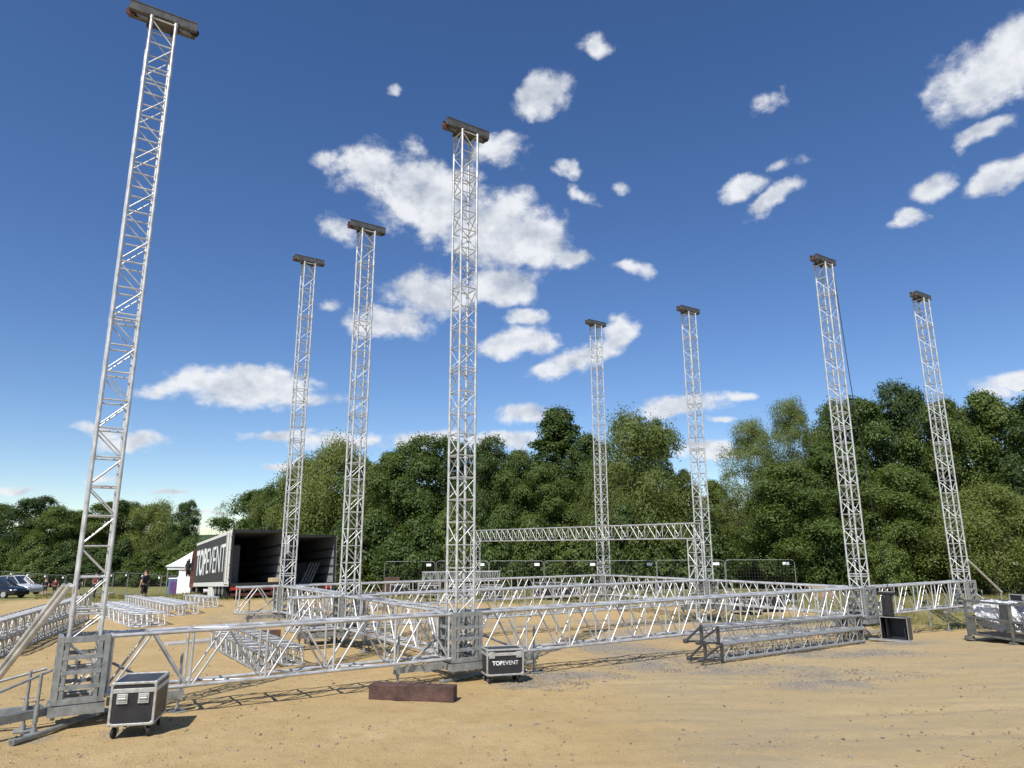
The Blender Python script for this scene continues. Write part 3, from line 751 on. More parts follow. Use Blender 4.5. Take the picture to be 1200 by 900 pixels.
# cases under and around the rear trusses
for (px,d,w_,dd,h_,rz_,lab) in ((505,38.6,1.2,.8,.62,.1,'leftmost black case under the spare truss by the back fence'),(540,38.9,1.2,.8,.60,.05,'middle black case under the spare truss by the back fence'),(577,39.2,1.1,.8,.60,-.1,'rightmost black case under the spare truss by the back fence'),(470,40.2,1.1,.8,.55,.2,'black case beside the reddish boxes at the back fence'),(640,39.5,1.6,.8,.75,.0,'black case inside the rear of the frame, left of the farthest tower'),(668,40,1.3,.8,.7,.1,'smaller black case behind the frame, just left of the farthest tower'),(868,32,1.2,.9,.65,.4,'dark case on the sand behind the gantry tower, left one of two'),(893,33.5,1.2,.9,.7,.3,'dark case on the sand behind the gantry tower, right one of two'),(385,21.5,1.1,.7,.35,.584,'low black case in shade under the truss left of the middle tower'),(915,37,1.0,.7,.6,.2,'black case by the pale plywood boards in front of the trees')):
    v=gat(px,d); flight_case((v.x,v.y,v.z),rz_,w_,dd,h_,lab,'latch')

# open case with hoist
v=gpix(1050,751); ry=-.72
t=thing('open_flight_case',(v.x+.17,v.y+.22,v.z),'open black flight case lying with its front off, right of the stacked dark trusses','flight case',rz=ry)
m=MB(); w_,d_,h_=.80,.52,.72
for s_ in(-1,1): m.box((s_*(w_/2-.012),0,h_/2),(.024,d_,h_-.05))
m.box((0,d_/2-.012,h_/2),(w_-.05,.024,h_-.05)); m.box((0,0,.014),(w_-.05,d_-.03,.024)); m.box((0,0,h_-.014),(w_-.05,d_-.03,.024)); put('body',m,M['caseblack'],parent=t)
m=MB()
for s_ in(-1,1):
    for b in(-1,1):
        m.bbox((s_*(w_/2-.008),b*(d_/2-.008),h_/2),(.024,.024,h_),.005); m.bbox((0,b*(d_/2-.008),h_/2+s_*(h_/2-.012)),(w_-.05,.024,.024),.005); m.bbox((s_*(w_/2-.008),0,h_/2+b*(h_/2-.012)),(.024,d_-.05,.024),.005)
put('edge_frame',m,M['alu_dull'],parent=t)
m=MB(); m.box((-.22,-.02,h_/2),(.02,d_-.1,h_-.07)); m.box((.30,-.02,h_*.3),(.02,d_-.12,h_*.5)); put('divider',m,M['caseblack'],parent=t)
m=MB(); m.bbox((-.1,-.52,.03),(1.2,.36,.05),.01); put('lid',m,M['alu_dull'],parent=t)
t=thing('chain_hoist',(v.x+.02,v.y+.30,v.z+.72),'dark chain hoist standing upright on the open black case','hoist',rz=ry)
m=MB(); m.bbox((0,0,.33),(.30,.26,.66),.03); put('body',m,M['darksteel'],parent=t)
m=MB(); m.bbox((0,0,.72),(.52,.16,.10),.02); m.tube((-.22,0,.72),(-.22,0,.86),.02,8); m.tube((.22,0,.72),(.22,0,.86),.02,8); put('suspension_bar',m,M['darksteel'],parent=t)
m=MB(); m.bbox((0,0,.775),(.46,.10,.015),.003); put('cap_plate',m,M['casealu'],parent=t)

# mesh crate with silver tarpaulin
M['crate']=mat('dull crate steel',(.17,.172,.155),.6,.35,.25,6)
M['cratewire']=mat('crate wire',(.11,.11,.10),.6,.35,.2,6)  # wire colour darkened to stand in for the shade inside the crate
cl=at_depth(1136,744,21.3); cr_=at_depth(1188,752,19.8); ry=math.atan2(cr_.y-cl.y,cr_.x-cl.x)
g0=ground((cl.x+cr_.x)/2,(cl.y+cr_.y)/2)
CW=(cr_-cl).length+.02; t=thing('mesh_crate',(cl.x,cl.y,g0),'grey steel mesh crate filled with crumpled silver sheeting at the right edge','crate',rz=ry)
CD=1.1; CHh=1.12; RW=1.9
m=MB()
pts=[(0,0),(CW,0),(CW+RW,0),(0,CD),(CW,CD),(CW+RW,CD)]
for x_,y_ in pts: m.box((x_,y_,CHh/2+.06),(.07,.07,CHh-.10)); 
for y_ in(0,CD):
    for z_ in(.17,.66,1.13): m.box((CW/2,y_,z_),(CW-.075,.05,.06)); m.box((CW+RW/2,y_,z_),(RW-.075,.05,.06))
for x_ in(0,CW+RW):
    for z_ in(.17,.66,1.13): m.box((x_,CD/2,z_),(.05,CD-.075,.06))
m.box((CW/2+RW/2,CD/2,.155),(CW+RW-.1,CD-.1,.03)); put('frame',m,M['crate'],parent=t)
for x_,y_ in pts:
    f=MB(); f.bbox((x_,y_,.05),(.24,.16,.10),.01); put('foot',f,M['crate'],parent=t)
m=MB(); m.box((.165,-.004,.415),(.26,.02,.43)); put('end_plate',m,M['crate'],parent=t)
def wire_panel(x0,x1,z0,z1,y_,s_=.055):
    mm=MB(); n=int((x1-x0)/s_); k=int((z1-z0)/s_)
    for i in range(1,n): mm.tube((x0+(x1-x0)*i/n,y_,z0),(x0+(x1-x0)*i/n,y_,z1),.006,4,caps=False)
    for j in range(1,k): mm.tube((x0,y_,z0+(z1-z0)*j/k),(x1,y_,z0+(z1-z0)*j/k),.006,4,caps=False)
    return mm
put('mesh_panel',wire_panel(.30,CW-.04,.2,.63,0),M['cratewire'],parent=t); put('mesh_panel',wire_panel(CW+.04,CW+RW-.04,.2,.63,0),M['cratewire'],parent=t)
put('mesh_panel',wire_panel(.04,CW-.04,.69,1.10,CD),M['cratewire'],parent=t); put('mesh_panel',wire_panel(.04,CW-.04,.2,.63,CD),M['cratewire'],parent=t)
m=MB(); m.box((CW-.20,-.01,.90),(.26,.02,.42)); put('sign_plate',m,M['headsteel'],parent=t)
def tarp(name,cx,cy,cz,sx_,sy_,sz_,label,seed):
    m=MB(); nu,nv=46,26
    for j in range(nv+1):
        for i in range(nu):
            th=PI*j/nv; ph=2*PI*i/nu; d=Vector((math.sin(th)*math.cos(ph),math.sin(th)*math.sin(ph),math.cos(th)))
            e=abs(mnoise.fractal(d*2.3+Vector((seed,0,0)),1,2,5)); sq=lambda q:math.copysign(abs(q)**.62,q)
            k=.92+.32*e; m.v.append((cx+sx_*sq(d.x)*k,cy+sy_*sq(d.y)*k,cz+sz_*sq(d.z)*k))
    for j in range(nv):
        for i in range(nu):
            a=j*nu+i; b=j*nu+(i+1)%nu; m.f.append((a,a+nu,b+nu,b)); m.m.append(0); m.sm.append(False)
    o=put(name,m,M['silver'],loc=t.location,rot=(0,0,ry)); tag(o,label,'tarpaulin','silver sheeting in the mesh crate'); return o
tarp('silver_tarp',CW*.48,.50,.74,CW*.42,.44,.42,'crumpled silver sheet in the left bay of the mesh crate',1)
tarp('silver_tarp',CW+RW*.5,.50,.74,RW*.44,.44,.44,'crumpled silver sheet in the right bay of the mesh crate',9)
tt=thing('open_flight_case',t.matrix_basis@Vector((CW+.18,.55,1.19)),'small black tray case standing on the rim of the mesh crate','flight case',rz=ry)
m=MB(); m.box((0,-.16,.115),(.95,.02,.17)); m.box((0,.16,.115),(.95,.02,.17)); m.box((0,0,.02),(.95,.32,.02)); put('body',m,M['caseblack'],parent=tt)
m=MB(); m.bbox((0,-.172,.205),(1.0,.03,.03),.004); m.bbox((0,-.172,.02),(1.0,.03,.03),.004)
for s_ in(-1,1): m.bbox((s_*.485,-.172,.11),(.035,.03,.16),.004)
put('edge_frame',m,M['casealu'],parent=tt)
m=MB(); m.wheel((0,-.18,.12),.075,.02,(0,1,0),0,14); put('handle',m,M['casealu'],parent=tt)

# timber, tubes, boards
def timber(name,a,b,w,h,mats,label,cat,group=None,lift=0):
    a=Vector(a); b=Vector(b); L_=(b-a).length
    t=put(name,MB().bbox((0,0,h/2),(L_,w,h),.012),mats,loc=((a.x+b.x)/2,(a.y+b.y)/2,ground((a.x+b.x)/2,(a.y+b.y)/2)+lift-.01),rot=(0,0,math.atan2(b.y-a.y,b.x-a.x)))
    return tag(t,label,cat,group)
a=gpix(431,819.5); b=gpix(531,823.5); off=Vector((.03,.13,0)); timber('wooden_beam',a+off,b+off,.27,.27,M['wood_red'],'dark red brown timber beam lying on the sand in front of the middle tower','beam')
v=gat(320,22.6); timber('wooden_beam',(v.x-.4,v.y-.1,0),(v.x+.4,v.y+.12,0),.3,.26,M['wood_red'],'short red brown timber block behind the nearest truss beam','beam')
v=gat(461,41.2); timber('wooden_crate',(v.x-.47,v.y,0),(v.x+.47,v.y+.05,0),.7,.48,M['wood_red'],'reddish brown crate at the back fence, upper of two','crate','reddish crates at the back fence',.50); timber('wooden_crate',(v.x-.52,v.y,0),(v.x+.52,v.y+.05,0),.75,.49,M['wood_red'],'reddish brown crate at the back fence, lower of two','crate','reddish crates at the back fence')
v=gat(958,40.5); timber('plywood_board',(v.x-.72,v.y,0),(v.x+.72,v.y,0),.8,.09,M['ply'],'pale plywood board on top of the box in front of the trees','board','pale boards before the trees',.56)
timber('wooden_crate',(v.x-.68,v.y+.05,0),(v.x+.68,v.y+.05,0),.7,.55,M['wood_end'],'brown wooden box under the plywood board before the trees','crate','pale boards before the trees')
a=Vector((-10.2,21.6,0)); b=Vector((-8.3,23.2,0)); timber('grey_plank',a,b,.45,.10,M['plank'],'flat grey plank on the sand behind the nearest truss beam','plank')
def pole(a,b,r,label,mt='galv',flat=True):
    a=Vector(a); b=Vector(b); mid=(a+b)/2; m=MB(); m.tube(a-mid,b-mid,r,12); m.tube(a-mid,(a-mid)*.97+(b-mid)*.03,r*1.35,12)
    return tag(put('steel_tube',m,M[mt],loc=mid),label,'tube','loose steel tubes on the sand')
def gpt(px,py,dz=.04): v=gpix(px,py); v.z+=dz; return v
pole(gpt(12,875),gpt(132,836,.06),.038,'long grey tube on the sand left of the black case with latches')
pole(gpt(516,803),gpt(628,781,.10),.038,'grey tube on the sand pointing at the case with white lettering')
pole(gpt(503,788,.22),gpt(618,793,.12),.032,'grey tube crossing over another one at the middle front tower')
v=gpt(1005,735); pole(v,v+Vector((2.2,1.4,0)),.05,'dark tube on the sand beyond the stacked dark trusses','darksteel')

# ------------------------------------------------------------------ mesh fence
def fence_proto():
    t=thing('fence_panel',(0,0,0),'x','fence')
    w,h=3.4,2.0; m=MB(); r=.017
    pts=[(-w/2,0,.08),(-w/2,0,h-.16),(-w/2+.05,0,h-.05),(-w/2+.16,0,h),(w/2-.16,0,h),(w/2-.05,0,h-.05),(w/2,0,h-.16),(w/2,0,.08)]
    for a,b in zip(pts[:-1],pts[1:]): m.tube(a,b,r,8)
    m.tube((-w/2,0,.22),(w/2,0,.22),r*.9,8); put('frame',m,M['fencepipe'],parent=t)
    m=MB()
    for i in range(1,24): m.tube((-w/2+w*i/24,.0,  .22),(-w/2+w*i/24,0,h),.0025,4,caps=False)
    for j in range(1,9): m.tube((-w/2,0.004,.22+(h-.22)*j/9),(w/2,.004,.22+(h-.22)*j/9),.0025,4,caps=False)
    put('mesh_infill',m,M['wire'],parent=t)
    m=MB(); m.bbox((w/2-.42,-.02,h-.22),(.32,.012,.17),.003); put('name_plate',m,M['white'],parent=t)
    for s_ in(-1,1):
        m=MB(); m.bbox((s_*w/2,0,.06),(.24,.62,.12),.02); put('foot_block',m,M['concrete'],parent=t)
    return t
fp0=fence_proto(); first=[True]
def fence_row(pts,label,group,skip=()):
    pts=[Vector(p) for p in pts]; k=0
    for a,b in zip(pts[:-1],pts[1:]):
        L_=(b-a).length; n=max(1,round(L_/3.5)); d=(b-a)/n
        for i in range(n):
            c=a+d*(i+.5); c=c+Vector((0,.06*((k%2)-.5))); k+=1
            if k in skip: continue
            o=fp0 if first[0] else copy_tree(fp0); first[0]=False
            o.location=(c.x,c.y,ground(c.x,c.y)); o.rotation_euler=(0,0,math.atan2(d.y,d.x)+random.uniform(-.03,.03))
            o.scale=(d.length/3.45,1,1); o['label']=label; o['category']='fence'; o['group']=group
fence_row([(-8.6,48.0),(2,45.6),(9,44.9),(17.4,44.3)],'galvanised mesh fence panel in the row before the middle trees','mesh fence panels in the middle')
fence_row([(-62,84),(-43,72.5),(-30.5,62.5),(-21,60.5),(-12,57)],'galvanised mesh fence panel in the row behind the cars and walking people','mesh fence panels at the left')
fence_row([(26.2,43.3),(33.5,40.2)],'galvanised mesh fence panel at the right, behind the mesh crate','mesh fence panels at the right')

# ------------------------------------------------------------------ people
def skin_bake(name,joints,edges,radii,mats,sub=1):
    me=bpy.data.meshes.new(name); me.from_pydata(joints,edges,[])
    ob=bpy.data.objects.new(name,me); COL.objects.link(ob)
    ob.modifiers.new('skin','SKIN')
    sv=me.skin_vertices[0].data
    for i,r in enumerate(radii):
        sv[i].radius=(r,r) if isinstance(r,(int,float)) else r
        sv[i].use_root=(i==0)
    s_=ob.modifiers.new('sub','SUBSURF'); s_.levels=sub; s_.render_levels=sub
    bpy.context.view_layer.update()
    dg=bpy.context.evaluated_depsgraph_get()
    m2=bpy.data.meshes.new_from_object(ob.evaluated_get(dg)); bpy.data.objects.remove(ob)
    m2.name=name; m2.materials.clear()
    for m in mats: m2.materials.append(m)
    m2.polygons.foreach_set('use_smooth',[True]*len(m2.polygons)); m2.update()
    return m2
def person(p,rz,label,top,bottom,H=1.78,stride=0.,larm=(.10,-.02),rarm=(.10,-.02),bend=0.,turn=0.,shorts=True,hairm='hair',long=False):
    # local frame: faces -y. larm/rarm: (outward, forward) elbow offsets ; stride: leg spread along y
    k=H/1.78
    t=thing('person',p,label,'person',rz=rz)
    def q(x,y,z):
        if z>.95: y=y-bend*(z-.95)
        return Vector((x*k,y*k,z*k))
    J=[];E_=[];Rr=[]
    def add(v,r,par=None):
        J.append(tuple(v)); Rr.append(tuple(c*k for c in r) if isinstance(r,tuple) else r*k); 
        if par is not None: E_.append((par,len(J)-1))
        return len(J)-1
    pel=add(q(0,0,.95),(.15,.115)); sp=add(q(0,-.005,1.13),(.135,.10),pel); ch=add(q(0,0,1.33),(.155,.11),sp); nb=add(q(0,.01,1.475),(.062,.062),ch)
    h1=add(q(0,-.005,1.575),(.068,.078),nb); h2=add(q(0,-.012,1.67),(.078,.096),h1); h3=add(q(0,-.005,1.755),(.050,.065),h2)
    hand=[]
    for s_,(ox,fy) in((1,larm),(-1,rarm)):
        sh=add(q(s_*.185,0,1.42),.062,ch); el_=add(q(s_*(.20+ox),-fy*.4+.03,1.14),.044,sh); wr=add(q(s_*(.20+ox*.7),-fy-.04,.90+abs(fy)*.5),.028,el_)
        hd=add(q(s_*(.20+ox*.6),-fy-.07,.83+abs(fy)*.6),(.034,.02),wr); hand.append((Vector(J[hd]),(Vector(J[hd])-Vector(J[wr])).normalized(),s_))
    leg=[]
    for s_ in(1,-1):
        hp=add(q(s_*.095,0,.90),.088,pel); kn=add(q(s_*.11,-s_*stride*.35-.02,.50),.056,hp); an=add(q(s_*.115,-s_*stride*.75+.02,.095),.038,kn); to=add(q(s_*.13,-s_*stride*.75-.14,.035),(.042,.03),an); leg.append((hp,kn,an,to))
    body=skin_bake('body',J,E_,Rr,[M['skin']])
    # fingers, nose and ears become part of the same mesh
    ex=MB()
    for (c_,d_,s_) in hand:
        side=Vector((0,1,0)); 
        for i in range(4):
            a=c_+d_*.02+side*(.027-.018*i)*k; L_=(.062,.075,.07,.052)[i]*k; m_=a+d_*L_*.55; e=m_+(d_+Vector((-s_*.45,0,0))).normalized()*L_*.5
            ex.tube(a,m_,.0085*k,6); ex.tube(m_,e,.0078*k,6,r2=.005*k)
        a=c_-d_*.02+Vector((0,-.03,0))*k; ex.tube(a,a+(d_*.6+Vector((0,-.6,0))).normalized()*.05*k,.0095*k,6,r2=.007*k)
    hx=Vector(J[h2]); 
    ex.add([hx+Vector(v)*k for v in((-.012,-.088,-.02),(.012,-.088,-.02),(0,-.116,-.018),(0,-.09,.03))],[(0,2,3),(2,1,3),(0,1,2)],0,True)
    for s_ in(-1,1): ex.sphere(hx+Vector((s_*.082,.005,0))*k,.03*k,8,5,0,(.35,.7,1)); 
    import bmesh
    bm=bmesh.new(); bm.from_mesh(body); tmp=ex.mesh('x',[M['skin']]); bm.from_mesh(tmp); bm.to_mesh(body); bm.free(); bpy.data.meshes.remove(tmp)
    put('body',body,parent=t)
    ey=MB()
    for s_ in(-1,1): ey.sphere(hx+Vector((s_*.032,-.083,.012))*k,.011*k,8,6)
    put('eyes',ey,M['hair'],parent=t)
    m=MB(); m.sphere(hx+Vector((0,.014,.042))*k,.094*k,14,9,0,(.93,1.08,.82)); 
    if hairm=='cap': m.prism([(hx.x-.07*k,hx.y-.19*k),(hx.x+.07*k,hx.y-.19*k),(hx.x+.08*k,hx.y-.07*k),(hx.x-.08*k,hx.y-.07*k)],'z',hx.z+.045*k,hx.z+.058*k)
    put('cap' if hairm=='cap' else 'hair',m,M['cloth_white'] if hairm=='cap' else M[hairm],parent=t)
    # shirt
    sj=[];se=[];sr=[]
    def a2(v,r,par=None):
        sj.append(tuple(v)); sr.append(tuple(c*k for c in r)); 
        if par is not None: se.append((par,len(sj)-1))
        return len(sj)-1
    b0=a2(q(0,0,.93),(.165,.13)); b1=a2(q(0,-.005,1.13),(.155,.118),b0); b2=a2(q(0,0,1.33),(.172,.125),b1); b3=a2(q(0,.008,1.455),(.085,.08),b2)
    for s_,(ox,fy) in((1,larm),(-1,rarm)):
        g1=a2(q(s_*.19,0,1.415),(.078,.078),b2); e1=(1.14,.30) if False else None
        a2(q(s_*(.195+ox*.75),-fy*.3+.022,1.20),(.064,.064),g1)
    put('shirt',skin_bake('shirt',sj,se,sr,[M[top]]),parent=t)
    sj=[];se=[];sr=[]
    b0=a2(q(0,0,.97),(.158,.125)); 
    for (hp,kn,an,to) in leg:
        A=Vector(J[hp]);B=Vector(J[kn]);C_=Vector(J[an]); g1=a2(A,(.108,.108),b0)
        if shorts: a2(A.lerp(B,.5),(.092,.092),g1); a2(B+Vector((0,0,.0)),(.085,.085),len(sj)-1)
        else: g2=a2(B,(.072,.072),g1); a2(C_+Vector((0,0,.0)),(.06,.06),g2)
    put('shorts' if shorts else 'trousers',skin_bake('shorts',sj,se,sr,[M[bottom]]),parent=t)
    for (hp,kn,an,to) in leg:
        m=MB(); T=Vector(J[to]); A=Vector(J[an]); c_=(T+A)/2; m.bbox((c_.x,c_.y-.01*k,.032*k),(.098*k,.27*k,.062*k),.022*k); put('shoe',m,M['rubber'],parent=t)
    return t
def pat(px,d): 
    return gat(px,d)
person(pat(175,38.5),-.55+PI*.0-1.2,'man in a dark navy shirt and dark shorts standing on grass left of the trailers','cloth_navy','cloth_black',1.80,.10,(.12,.04),(.13,.12))
person(pat(60,70.5),.4,'person in dark clothes and shorts on the path, left of two walking together','cloth_black','cloth_black',1.80,.22,(.10,.1),(.12,-.05))
person(pat(71,71),.2,'person in a dark maroon shirt on the path, right of two walking together','cloth_maroon','cloth_black',1.76,.15)
person(pat(97,60.5),.9,'person in black shirt striding on the path, seen through the nearest tower','cloth_black','cloth_black',1.78,.34,(.13,.15),(.13,-.12),.08)
person(pat(117.5,48.5),2.6,'person in a maroon shirt and dark trousers walking, beside the nearest tower right leg','cloth_maroon','cloth_black',1.76,.12,shorts=False)
person(pat(392.5,42.5),2.0,'person in maroon shirt, white trousers and pale cap beside the right trailer','cloth_maroon','cloth_white',1.78,.1,(.1,.12),(.1,.1),shorts=False,hairm='cap')
v=at_depth(222,655,53.6); gz0=ground(v.x,v.y)
tag(put('platform',MB().bbox((0,0,(v.z-1.76-gz0)/2),(1.6,1.0,v.z-1.76-gz0),.02),M['plank'],loc=(v.x,v.y,gz0)),'low grey platform behind the white wall in front of the tent','platform')
person(Vector((v.x,v.y,v.z-1.76)),1.0,'person in black standing between the white tent and the red truck cab','cloth_black','cloth_black',1.76)
w0=gat(212,52.6); w1=gat(228,51.8); dd_=(w1-w0).length; mb=MB()
for k_ in range(9):
    x0,x1=dd_*k_/9,dd_*(k_+1)/9; mb.add([(x0,.05*(k_%2),.02),(x1,.05*((k_+1)%2),.02),(x1,.05*((k_+1)%2),1.72),(x0,.05*(k_%2),1.72),(x0,.05*(k_%2)+.02,.02),(x1,.05*((k_+1)%2)+.02,.02),(x1,.05*((k_+1)%2)+.02,1.72),(x0,.05*(k_%2)+.02,1.72)],[(0,1,2,3),(7,6,5,4),(3,2,6,7)])
tag(put('canvas_screen',mb,M['tent'],loc=w0,rot=(0,0,math.atan2(w1.y-w0.y,w1.x-w0.x))),'pleated white canvas screen between the blue booth and the red truck cab','screen')

# ------------------------------------------------------------------ cars
def car(p,rz,label,paint,L_=4.5,suv=False):
    # local +x is the front
    t=thing('parked_car',p,label,'car',rz=rz)
    zb=.26; hw=.90; zt=1.62 if suv else 1.44; belt=1.0 if suv else .93
    X=[-.5,-.485,-.43,-.30,-.10,.10,.26,.38,.455,.49,.5]
    top=[.62,.86,.95,.97,.97,.95,.92,.84,.76,.64,.5]; wd=[.74,.84,.95,1,1,1,1,.97,.92,.82,.70]
    m=MB(); nr=10
    for x_,z_,w_ in zip(X,top,wd):
        z_=z_*(1.05 if suv else 1); w_=w_*hw
        for (yy,zz) in((-.86,0),(-1,.18),(-1.0,.55),(-.97,.85),(-.80,1),(.80,1),(.97,.85),(1.0,.55),(1,.18),(.86,0)): m.v.append((x_*L_,yy*w_,zb+(z_-zb)*zz))
    for i in range(len(X)-1):
        for j in range(nr):
            a=i*nr+j; b=i*nr+(j+1)%nr; m.f.append((a,b,b+nr,a+nr)); m.m.append(0); m.sm.append(True)
    m.f.append(tuple(range(nr-1,-1,-1))); m.m.append(0); m.sm.append(False); q=(len(X)-1)*nr; m.f.append(tuple(q+i for i in range(nr))); m.m.append(0); m.sm.append(False)
    bd=put('body',m,paint,parent=t)
    G=[(-.44,belt,.80),(-.30,zt-.05,.66),(-.12,zt,.66),(.06,zt-.02,.65),(.25,belt-.02,.80)]
    m=MB()
    for x_,z_,w_ in G:
        for y_ in(-1,1): m.v.append((x_*L_,y_*.80*hw*1.02,belt-.06)); m.v.append((x_*L_,y_*w_*hw,z_))
    for i in range(len(G)-1):
        a=i*4; m.f+= [(a,a+1,a+5,a+4),(a+3,a+2,a+6,a+7)]; m.m+=[0,0]; m.sm+=[False,False]
        m.f.append((a+1,a+3,a+7,a+5)); m.m.append(1 if 0<i<3 else 0); m.sm.append(True)
    put('greenhouse',m,[M['glass'],paint],parent=t)
    m=MB()
    for y_ in(-1,1):
        for (x0,z0,w0),(x1,z1,w1) in zip(G[:-1],G[1:]): m.tube((x0*L_,y_*w0*hw,z0),(x1*L_,y_*w1*hw,z1),.03,6)
        m.tube((-.08*L_,y_*.66*hw,zt),(-.08*L_,y_*.82*hw,belt),.035,6)
    put('roof_pillars',m,paint,parent=t)
    for s_ in(-1,1):
        for x_ in(-.30,.31):
            w_=MB(); w_.wheel((x_*L_,s_*(hw-.10),.33),.33,.22,(0,1,0),0,20); wo=put('wheel',w_,M['rubber'],parent=t); r_=MB(); r_.wheel((x_*L_,s_*(hw+.012),.33),.21,.02,(0,1,0),0,14); put('rim',r_,M['casealu'],parent=wo)
        l_=MB(); l_.sphere((.478*L_,s_*.62,.66),.13,10,6,0,(.6,1.2,.6)); put('headlight',l_,M['lamp'],parent=t)
        l_=MB(); l_.sphere((-.488*L_,s_*.66,.80),.12,10,6,0,(.4,1.1,.8)); put('tail_light',l_,M['redlamp'],parent=t)
        l_=MB(); l_.sphere((.13*L_,s_*(hw+.06),1.0),.09,8,6,0,(.6,1,.7)); put('side_mirror',l_,paint,parent=t)
    return t
v=gat(14,56.5); car((v.x-.55,v.y,v.z),-.16,'dark navy car parked at the left edge, nearer of the parked cars',M['carnavy'])
v=gat(27,62); car((v.x-.1,v.y,v.z+.15),-.25,'silver white car parked behind the dark navy car at the left edge',M['carsilver'],4.6,True)

# ------------------------------------------------------------------ trailers
def trailer(px,d,label,text,cargo):
    fl=at_depth(px,684,d); RZ=R(90+30.6)
    g0=ground(fl.x,fl.y); zf=fl.z-g0 + (.0)
    t=thing('semi_trailer',(fl.x,fl.y,g0),label,'trailer',rot=(0,R(2.6),RZ))
    Wd,Hb,Lb=2.55,2.62,13.3; z0=zf; 
    m=MB(); th=.05
    for s_ in(-1,1):
        m.box((Lb/2,s_*(Wd/2-th/2),z0+Hb/2),(Lb,th,Hb-.02),0)
    m.box((Lb/2,0,z0+Hb-th/2+.005),(Lb,Wd-.01,th),0); m.box((Lb-th/2,0,z0+Hb/2),(th,Wd-2*th-.004,Hb-.1),0)
    put('box_shell',m,M['trailer_in'],parent=t)
    for s_ in(-1,1):
        m=MB(); m.box((Lb/2+.55,s_*(Wd/2+.012),z0+Hb/2-.02),(Lb-1.25,.02,Hb-.30)); cu=put('side_curtain',m,M['trailer_black'],parent=t)
        m=MB(); m.box((Lb/2,s_*(Wd/2+.016),z0+Hb-.075),(Lb,.03,.15)); m.box((Lb/2,s_*(Wd/2+.016),z0+.02),(Lb,.03,.22)); put('side_rail',m,M['dooralu'],parent=t)
        if text and s_>0:
            sx_=1.0; a,w1,b,w2,gp_=topevent(2.1,M['letter'],1.18); tot=w1+gp_+w2; sc=min(1.,11.2/tot)
            for me_,xo in((a,0),(b,w1+gp_)):
                # the side faces local +y ; reading direction runs from the front of the trailer to its rear
                o=put('lettering',me_,parent=cu,loc=(Lb-.55-xo*sc,Wd/2+.027,z0+.62),rot=(PI/2,0,PI)); o.scale=(sc,1,1)
    m=MB(); m.box((Lb/2,0,z0+.02),(Lb-.02,Wd-2*th-.01,.04)); put('floor',m,M['trailer_floor'],parent=t)
    m=MB()
    for s_ in(-1,1): m.box((-.03,s_*(Wd/2-.035),z0+Hb/2),(.09,.10,Hb))
    m.box((-.03,0,z0+Hb-.05),(.085,Wd-.17,.13)); m.box((-.035,0,z0-.03),(.09,Wd-.17,.16)); put('rear_frame',m,M['chassis_dark'],parent=t)
    m=MB()
    for s_ in(-1,1):
        for zz in(.5,.95,1.4,1.9): m.box((Lb/2,s_*(Wd/2-th-.012),z0+zz),(Lb-.3,.02,.10))
    put('lashing_rail',m,M['headsteel'],parent=t)
    # doors folded flat along the sides
    for s_ in(-1,1):
        m=MB(); m.box((.62,s_*(Wd/2+.055),z0+Hb/2-.01),(1.22,.05,Hb-.06)); dr=put('rear_door',m,M['dooralu'],parent=t)
        b_=MB()
        for xx in(.25,.95): b_.tube((xx,s_*(Wd/2+.10),z0+.08),(xx,s_*(Wd/2+.10),z0+Hb-.1),.018,8)
        put('lock_bar',b_,M['galv'],parent=dr)
        for zz in(.3,1.0,1.7,2.35):
            h_=MB(); h_.box((-.02,s_*(Wd/2+.04),z0+zz),(.10,.06,.07)); put('hinge',h_,M['casealu'],parent=dr)
    m=MB()
    for s_ in(-1,1): m.box((Lb/2,s_*.45,z0-.16),(Lb-.3,.14,.22))
    for xx in(1.0,3.0,5.0,8.0,10.): m.box((xx,0,z0-.14),(.10,Wd-.1,.14))
    put('chassis',m,M['chassis_dark'],parent=t)
    wr=max(.30,min(.48,(z0-.04)/1.5)); 
    for xx in(2.2,3.35,4.5):
        for s_ in(-1,1):
            w_=MB(); w_.wheel((xx,s_*1.02,wr),wr,.38,(0,1,0),0,20); wo=put('wheel',w_,M['rubber'],parent=t); r_=MB(); r_.wheel((xx,s_*1.20,wr),wr*.55,.03,(0,1,0),0,14); put('rim',r_,M['galv'],parent=wo)
    m=MB(); m.box((.02,0,z0-.20),(.10,2.4,.20)); m.box((.0,0,z0-.50),(.10,2.3,.13)); 
    for s_ in(-1,1): m.box((.02,s_*.8,z0-.36),(.07,.12,.2))
    put('underrun_bar',m,M['chassis'],parent=t)
    for s_ in(-1,1):
        l_=MB(); l_.bbox((-.05,s_*.95,z0-.21),(.04,.42,.13),.01); put('tail_light',l_,M['redlamp'],parent=t)
        f_=MB(); f_.box((1.45,s_*1.05,z0-.38),(.02,.42,.5)); put('mud_flap',f_,M['rubber'],parent=t)
    m=MB(); m.bbox((6.1,Wd/2-.2,z0-.38),(1.5,.4,.62),.02); put('tool_box',m,M['dooralu'],parent=t)
    return t,z0
tr1,z1=trailer(300,34.6,'left open semi trailer, dark side with big white lettering, rear doors folded back',True,0)
tr2,z2=trailer(365,38.3,'right open semi trailer, partly behind a lattice tower, pale poles leaning inside',False,1)
def in_tr(t,p): return t.matrix_basis@Vector(p)
for i,(yy) in enumerate((-.55,-.38,-.21,-.04)):
    a=in_tr(tr2,(1.2,yy+.30,z2+.06)); b=in_tr(tr2,(1.5,yy-.25,z2+1.15)); mid=(a+b)/2; m=MB(); m.bar(a-mid,b-mid,.09,.05); tag(put('leaning_plank',m,M['galv'],loc=mid),['leftmost','second from left','third from left','rightmost'][i]+' of the pale bars leaning inside the right trailer','bar','bars leaning inside the right trailer')
